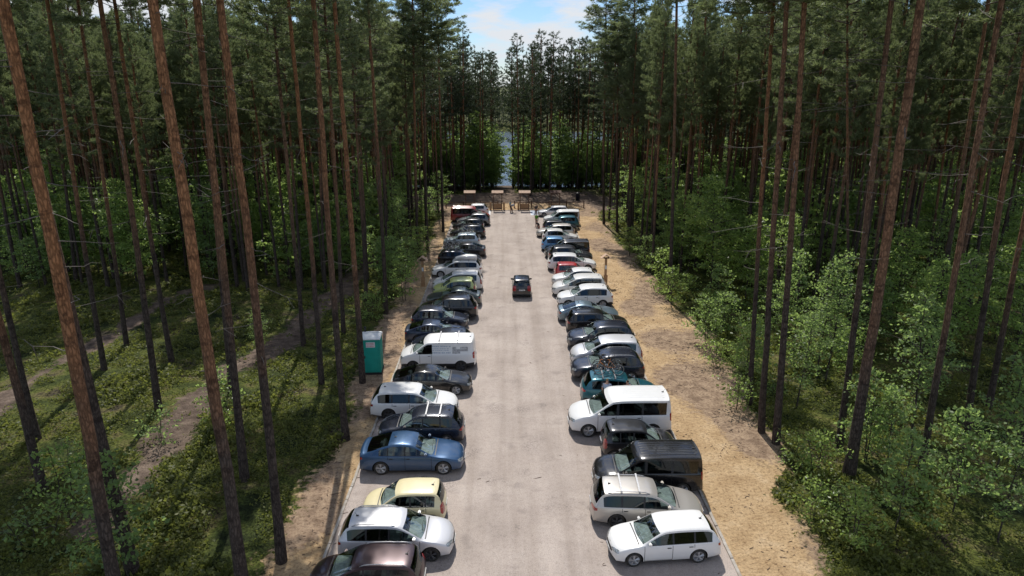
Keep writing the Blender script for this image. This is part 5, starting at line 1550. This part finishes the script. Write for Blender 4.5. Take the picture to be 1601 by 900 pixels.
# faint lettering and a picture panel on the flank of the white panel van (not legible in the photo)
M['vanprint'] = mat('faded_blue_print', (0.42, 0.47, 0.56), 0.6); M['vangrey'] = mat('faded_grey_print', (0.60, 0.61, 0.63), 0.6, noise=(9, 0.5))
def van_print():
    e, X, Y, s, kind, rz = PLACED[7]; T = TYPES['panelvan']; hx = T['L'] / 2
    bm_ = bmesh.new(); body = [o for o in e.children if o.name.startswith('body')][0]; bm_.from_mesh(body.data); bvh = BVHTree.FromBMesh(bm_); bm_.free()
    mb = MB(); rs = random.Random(9)
    def bar(xa, xb, za, zb_, mi):
        V = []
        n = 6
        for a in range(n + 1):
            x = xa + (xb - xa) * a / n
            for z in (za, zb_):
                co = bvh.ray_cast(Vector((x, 3, z)), Vector((0, -1, 0)))[0] or Vector((x, .9, z)); V.append(co + Vector((0, .004 + .002 * (mi == 0), 0)))
        mb.add(V, [(2 * a, 2 * a + 1, 2 * a + 3, 2 * a + 2) for a in range(n)], mi)
    for row, (z, h, x1) in enumerate([(1.60, .07, -.75), (1.46, .045, -.65), (1.35, .045, -.70), (1.18, .08, -.80)]):
        x = .28
        while x > x1:
            wl = rs.uniform(.05, .11); bar(x - wl, x, z, z + h, 0); x -= wl + rs.choice([.03, .03, .03, .08])
        mb.build('text_line', [M['vanprint'], M['vangrey']], e); mb = MB()
    for a in range(4):
        for b_ in range(3):
            if rs.random() < .75: bar(-.95 - a * .24 - .235, -.95 - a * .24, 1.16 + b_ * .15, 1.16 + b_ * .15 + .146, 1)
    mb.build('faded_picture', [M['vanprint'], M['vangrey']], e)
van_print()

# ------------------------------------------------------------------ street furniture
M['wood'] = mat('larch_wood', (0.46, 0.27, 0.14), 0.75, noise=(5, 0.3), bump=(30, 0.3)); M['wood_pale'] = mat('pale_roof_wood', (0.62, 0.42, 0.29), 0.75, noise=(6, 0.2), bump=(30, 0.3))
M['wood_dark'] = mat('brown_wood_and_roof_shade', (0.13, 0.062, 0.038), 0.8, noise=(6, 0.4), bump=(30, 0.3))
M['toilet'] = mat('teal_plastic', (0.01, 0.34, 0.27), 0.45, noise=(2, 0.15)); M['toiletwhite'] = mat('white_plastic', (0.75, 0.77, 0.78), 0.5, noise=(3, 0.1))
M['signred'] = mat('faded_red', (0.55, 0.12, 0.12), 0.6)

def portable_toilet():
    p = gp(581, 585); e = empty('portable_toilet', (p.x, p.y + .55, 0.0), R(3), 'teal portable toilet with white roof left of the parked cars', 'portable toilet'); e.scale = (1.1, 1.1, 1.14)
    mb = MB(); mb.box((0, 0, .06), (1.14, 1.14, .12)); mb.build('base', M['trim'], e, bevel=.01)
    mb = MB(); mb.box((0, 0, 1.10), (1.06, 1.06, 1.98))
    for s in (-1, 1):
        for q in range(5): mb.box((s * .535, -.42 + q * .21, 1.10), (.03, .09, 1.86))
    for q in (-.505, .505): mb.box((q, -.535, 1.10), (.07, .03, 1.96))
    mb.build('wall', M['toilet'], e, bevel=.008)
    mb = MB(); mb.box((.02, -.545, 1.05), (.80, .03, 1.80)); mb.box((.02, -.563, .60), (.56, .012, .70)); mb.box((.02, -.563, 1.28), (.56, .012, .30))
    d = mb.build('door', M['toilet'], e, bevel=.006)
    mb = MB(); mb.box((-.33, -.575, 1.05), (.05, .04, .14)); mb.build('door_handle', M['trim'], d)
    mb = MB(); mb.box((.02, -.572, 1.76), (.50, .010, .30), mi=0)
    for r_ in range(3):
        x = -.20
        rs = random.Random(r_)
        while x < .22:
            w_ = rs.uniform(.02, .05); mb.box((.02 + x, -.579, 1.85 - r_ * .085), (w_, .006, .04), mi=1); x += w_ + .018
    mb.build('sign', [M['toiletwhite'], M['signred']], e)
    V = []; F_ = []; n = 10
    for a in range(n + 1):
        y = -.60 + 1.2 * a / n; h = 2.10 + .16 * math.sin(PI * a / n) ** .7
        V += [(-.58, y, 2.05), (-.58, y, h - .03), (-.50, y, h), (0, y, h + .01), (.50, y, h), (.58, y, h - .03), (.58, y, 2.05)]
    for a in range(n):
        for k in range(7): F_.append((a * 7 + k, a * 7 + (k + 1) % 7, (a + 1) * 7 + (k + 1) % 7, (a + 1) * 7 + k))
    F_.append(tuple(range(7))); F_.append(tuple(range(n * 7 + 6, n * 7 - 1, -1)))
    mb = MB().add(V, F_, 0, False); mb.box((0, -.02, 2.272), (1.14, .05, .03)); rf = mb.build('roof', M['toiletwhite'], e)
    mb = MB(); mb.tube([(-.36, .32, 2.2), (-.36, .32, 2.46)], .05, 10); mb.tube([(-.36, .32, 2.46), (-.36, .32, 2.50)], .07, 10); mb.build('vent_pipe', M['trim'], rf)
portable_toilet()

def roofed_post(px_, py_, h, label):
    p = gp(px_, py_); e = empty('roofed_post', (p.x, p.y, 0), 0, label, 'wooden post', 'roofed wooden posts beside the lot')
    mb = MB(); mb.box((0, 0, h / 2 - .2), (.20, .20, h + .2)); mb.box((0, -.13, .45), (.36, .05, .9)); mb.build('post', M['wood'], e, bevel=.01)
    for s in (-1, 1):
        mb = MB(); mb.box((s * .23, 0, h + .03), (.60, .62, .045), M=Matrix.Rotation(s * .66, 4, 'Y')); 
        mb.build('roof_panel', M['wood_pale'], e, bevel=.006)
    mb = MB(); mb.box((0, -.02, h - .14), (.52, .40, .035)); mb.box((-.2, -.02, h - .08), (.05, .36, .12)); mb.box((.2, -.02, h - .08), (.05, .36, .12)); mb.build('shelf', M['wood_dark'], e)
    mb = MB(); mb.box((0, -.108, h * .62), (.15, .012, .34)); mb.build('notice', M['toiletwhite'], e)
roofed_post(662, 447, 2.55, 'wooden post with little gabled roof on the left margin')
roofed_post(946, 444, 2.6, 'wooden post with little gabled roof on the right sand margin')

def notice_board(px_, label, mt):
    p = gp(px_, 328.5); e = empty('notice_board', (p.x, p.y, 0), 0, label, 'notice board', 'wooden notice boards at the far end')
    for s in (-1, 1):
        mb = MB(); mb.box((s * .62, 0, 1.25), (.11, .11, 2.7)); mb.build('post', M['wood_dark'], e, bevel=.01)
    for s in (-1, 1):
        mb = MB(); mb.box((0, s * .26, 2.72), (1.66, .66, .04), M=Matrix.Rotation(-s * .50, 4, 'X')); mb.build('roof_panel', mt, e, bevel=.006)
    mb = MB(); mb.box((0, 0, .18), (1.14, .08, .12)); mb.box((0, 0, 2.35), (1.14, .08, .10)); mb.build('crossbar', M['wood_dark'], e)
    mb = MB(); mb.box((0, .0, .60), (1.12, .035, .70)); mb.build('panel', M['wood'], e)
notice_board(735, 'wooden notice board with pale roof, leftmost of the four', M['wood_pale'])
notice_board(778, 'wooden notice board just left of the lake path', M['wood_pale'])
notice_board(820, 'wooden notice board just right of the lake path', M['wood_pale'])
notice_board(868, 'wooden notice board in the shade, rightmost of the four', M['wood_dark'])  # same pale roof wood, coloured dark here to stand in for shade

def rail_fence(xa, xb, label):
    e = empty('rail_fence', ((xa + xb) / 2, LOT_END + 2.2, 0), 0, label, 'fence', None)
    n = int((xb - xa) / 2.1); c = (xa + xb) / 2
    for i in range(n + 1):
        mb = MB(); x = xa + (xb - xa) * i / n - c; mb.tube([(x, 0, -.2), (x, 0, 1.05)], [.085, .08], 8); mb.build('post', M['wood_dark'], e)
    for z in (.85,):
        mb = MB(); mb.tube([(xa - c, -.08, z), (xb - c, -.08, z)], .05, 8); mb.build('rail', M['wood_dark'], e)
rail_fence(-11.2, -1.1, 'low brown wooden rail fence left of the lake path')
rail_fence(1.3, 11.5, 'low brown wooden rail fence right of the lake path')
for px_, lab in ((767, 'thick short wooden post right of the left notice boards'), (788, 'short wooden gate post on the left of the lake path'), (810.5, 'stout wooden gate post on the right of the lake path')):
    p = gp(px_, 328.5); o = MB().tube([(0, 0, -.2), (0, 0, 1.15), (0, 0, 1.2)], [.14, .135, .09], 10).build('wooden_post', M['wood']); o.location = (p.x, p.y, 0); tag(o, lab, 'post', 'short wooden posts')
p = gpt(903, 313)
e = empty('litter_bin', p, 0, 'dark blue litter bin under the pines right of the far end', 'litter bin')
MB().lathe([(.30, 0), (.34, 1.05), (.36, 1.08), (.30, 1.08)], 16).build('bucket', mat('navy_plastic', (0.015, 0.02, 0.045), 0.5, noise=(5, .2)), e)
MB().lathe([(.37, 1.08), (.34, 1.16), (.10, 1.24), (.02, 1.25)], 16).build('lid', M['trim'], e)

# ------------------------------------------------------------------ people
def skin_mesh(name, verts, edges, radii, m, sub=1):
    me = bpy.data.meshes.new(name); me.from_pydata(verts, edges, []); o = link(name, me)
    md = o.modifiers.new('s', 'SKIN'); md.use_smooth_shade = True
    for i, r in enumerate(radii): 
        sv = me.skin_vertices[0].data[i]; sv.radius = r if hasattr(r, '__len__') else (r, r); sv.use_root = (i == 0)
    ms = o.modifiers.new('d', 'SUBSURF'); ms.levels = sub; ms.render_levels = sub
    dg = bpy.context.evaluated_depsgraph_get(); out = bpy.data.meshes.new_from_object(o.evaluated_get(dg)); out.name = name
    bpy.data.objects.remove(o); out.materials.clear(); out.materials.append(m)
    for p_ in out.polygons: p_.use_smooth = True
    return out
M['skin'] = mat('skin', (0.50, 0.30, 0.22), 0.6)
def cloth(name, c): return mat(name, c, 0.9, noise=(7, 0.25))
def person(x, y, rz, label, shirt, trousers, hair, pose='stand', z=0.01, shorts=False, h=1.0):
    e = empty('person', (x, y, z), rz, label, 'person'); e.scale = (h, h, h)
    # facing +x
    lean = {'stand': 0.03, 'walk': 0.08, 'bend': 1.05, 'stoop': .45}[pose]
    pel = Vector((0 if pose != 'bend' else -.12, 0, .95))
    ax = Vector((math.sin(lean), 0, math.cos(lean)))
    wst = pel + ax * .16; che = pel + ax * .36; nk = pel + ax * .52; hd0 = nk + (ax * .6 + Vector((.25, 0, .35))).normalized() * .09; hd1 = hd0 + (ax + Vector((0, 0, .25))).normalized() * .10; hd2 = hd1 + ax * .07
    V = [pel, wst, che, nk, hd0, hd1, hd2, hd1 + Vector((.10, 0, -.03))]; Rr = [(.13, .16), (.11, .15), (.12, .17), .055, .065, (.088, .078), .06, .018]
    Ed = [(0, 1), (1, 2), (2, 3), (3, 4), (4, 5), (5, 6), (5, 7)]
    arms = []; legs = []
    for s in (-1, 1):
        st = {'stand': .05, 'walk': .28 * s, 'bend': .10, 'stoop': .1 * s}[pose]
        sh = che + ax * .11 + Vector((0, s * .19, 0))
        if pose in ('bend', 'stoop'): el = sh + Vector((.10, s * .03, -.27)); wr = el + Vector((.12, -s * .04, -.22))
        else: el = sh + Vector((-st * .25 + .02, s * .05, -.28)); wr = el + Vector((.08 + max(0, -st) * .3, -s * .01, -.24))
        b0 = len(V); V += [sh, el, wr]; Rr += [.060, .044, .028]; Ed += [(2, b0), (b0, b0 + 1), (b0 + 1, b0 + 2)]
        hd_ = (wr - el).normalized(); pm = wr + hd_ * .075; V.append(pm); Rr.append((.022, .038)); Ed.append((b0 + 2, b0 + 3))
        side = Vector((0, 1, 0)) if True else None
        for f in range(4):
            off = Vector((1, 0, 0)).cross(hd_) * 0 + Vector(((f - 1.5) * .018, 0, 0)); k0 = len(V); ln = [.07, .08, .075, .055][f]
            V += [pm + off + hd_ * ln * .55, pm + off * 1.1 + hd_ * ln + Vector((0, -s * .02, 0))]; Rr += [.0095, .008]; Ed += [(b0 + 3, k0), (k0, k0 + 1)]
        k0 = len(V); V += [wr + hd_ * .03 + Vector((.035, -s * .01, 0)), wr + hd_ * .07 + Vector((.05, -s * .015, 0))]; Rr += [.011, .009]; Ed += [(b0 + 2, k0), (k0, k0 + 1)]
        hip = pel + Vector((0, s * .09, -.04)); kn = Vector((st + .03, s * .10, .50)); an = Vector((st * 1.3 - .02, s * .105, .09)); toe = an + Vector((.16, s * .02, -.055))
        b1 = len(V); V += [hip, kn, an, an + Vector((0, 0, -.04)), toe]; Rr += [.088, .058, .038, .040, .030]; Ed += [(0, b1), (b1, b1 + 1), (b1 + 1, b1 + 2), (b1 + 2, b1 + 3), (b1 + 3, b1 + 4)]
        arms.append((sh, el)); legs.append((hip, kn, an, toe))
    link('body', skin_mesh('body', V, Ed, Rr, M['skin']), e)
    V2 = [pel + ax * .02, wst, che, che + ax * .11]; R2 = [(.15, .18), (.13, .168), (.14, .185), .10]; E2 = [(0, 1), (1, 2), (2, 3)]
    for sh, el in arms:
        k = len(V2); V2 += [sh, sh.lerp(el, .75)]; R2 += [.075, .062]; E2 += [(2, k), (k, k + 1)]
    link('shirt', skin_mesh('shirt', V2, E2, R2, shirt), e)
    V3 = [pel + ax * .05, pel]; R3 = [(.145, .172), (.15, .175)]; E3 = [(0, 1)]
    for hip, kn, an, toe in legs:
        k = len(V3); endp = kn.lerp(hip, .12) if shorts else an.lerp(kn, .05)
        V3 += [hip, hip.lerp(endp, .5), endp]; R3 += [.10, .082, .075 if shorts else .055]; E3 += [(1, k), (k, k + 1), (k + 1, k + 2)]
        mb = MB(); 
        V4 = [an + Vector((-.04, 0, -.02)), an + Vector((.02, 0, -.045)), toe + Vector((.02, 0, 0))]; link('shoe', skin_mesh('shoe', V4, [(0, 1), (1, 2)], [.046, .048, .036], M['trim']), e)
    link('trousers' if not shorts else 'shorts', skin_mesh('trousers', V3, E3, R3, trousers), e)
    link('hair', skin_mesh('hair', [hd1 + Vector((-.045, 0, -.03)), hd1 + Vector((-.03, 0, .03)), hd2 + Vector((.02, 0, .022))], [(0, 1), (1, 2)], [(.06, .07), (.085, .083), .055], hair), e)
    for s in (-1, 1):
        mb = MB(); mb.lathe([(.009, 0), (.004, .006)], 8, 'y'); 
        o = link('eye', mb.mesh('eye', M['trim']), e, tuple(hd1 + Vector((.083, s * .032, .0))))
    return e
hb_, hg_, hf_ = cloth('brown_hair', (0.06, 0.035, 0.02)), cloth('grey_hair', (0.35, 0.33, 0.31)), cloth('fair_hair', (0.30, 0.20, 0.10))
p = gp(843, 354.5); person(p.x - .35, p.y, R(-60), 'person in bright green shirt and grey trousers standing at the right row', cloth('green_shirt', (0.16, 0.42, 0.05)), cloth('grey_trousers', (0.22, 0.23, 0.25)), hb_)
p = gp(853, 353); person(PLACED[44][1] - 1.9, (PLACED[44][2] + PLACED[45][2]) / 2 + .05, R(200), 'person in dark top stooping between cars beside the green shirt', cloth('dark_top', (0.03, 0.035, 0.05)), cloth('dark_red_trousers', (0.22, 0.03, 0.04)), hb_, 'stoop')
p = gp(839, 338.5); person(p.x - .1, p.y, R(100), 'person in dark grey clothes beside the white windowed van', cloth('charcoal_top', (0.06, 0.055, 0.055)), cloth('brown_trousers', (0.12, 0.07, 0.06)), hf_)
p = gp(797.5, 331.5); person(p.x, p.y, R(-10), 'person in pale teal shirt and sand shorts standing at the lot end', cloth('teal_shirt', (0.26, 0.42, 0.44)), cloth('sand_shorts', (0.60, 0.50, 0.22)), hg_, 'stand', shorts=True)
p = gp(801, 332.0); person(p.x - .1, p.y - .3, R(0), 'person in grey shirt bending forward at the lot end', cloth('grey_shirt', (0.32, 0.36, 0.42)), cloth('black_trousers', (0.03, 0.03, 0.035)), hb_, 'bend')
yb = PLACED[29][2] - 1.05
c0 = at_depth(949, 600, yb); c1 = at_depth(982, 600, yb)
person(c0.x, yb, R(75), 'person in pale blue shirt between the teal car and the white van', cloth('pale_blue_shirt', (0.42, 0.52, 0.68)), cloth('navy_trousers', (0.04, 0.05, 0.09)), hf_, 'stand', h=1.04)
person(c1.x, yb + .05, R(110), 'person in dusky patterned top leaning to the teal car front door', mat('patterned_top', (0.45, 0.33, 0.33), 0.9, noise=(26, 0.8)), cloth('denim', (0.07, 0.10, 0.17)), hb_, 'stand', h=.97)
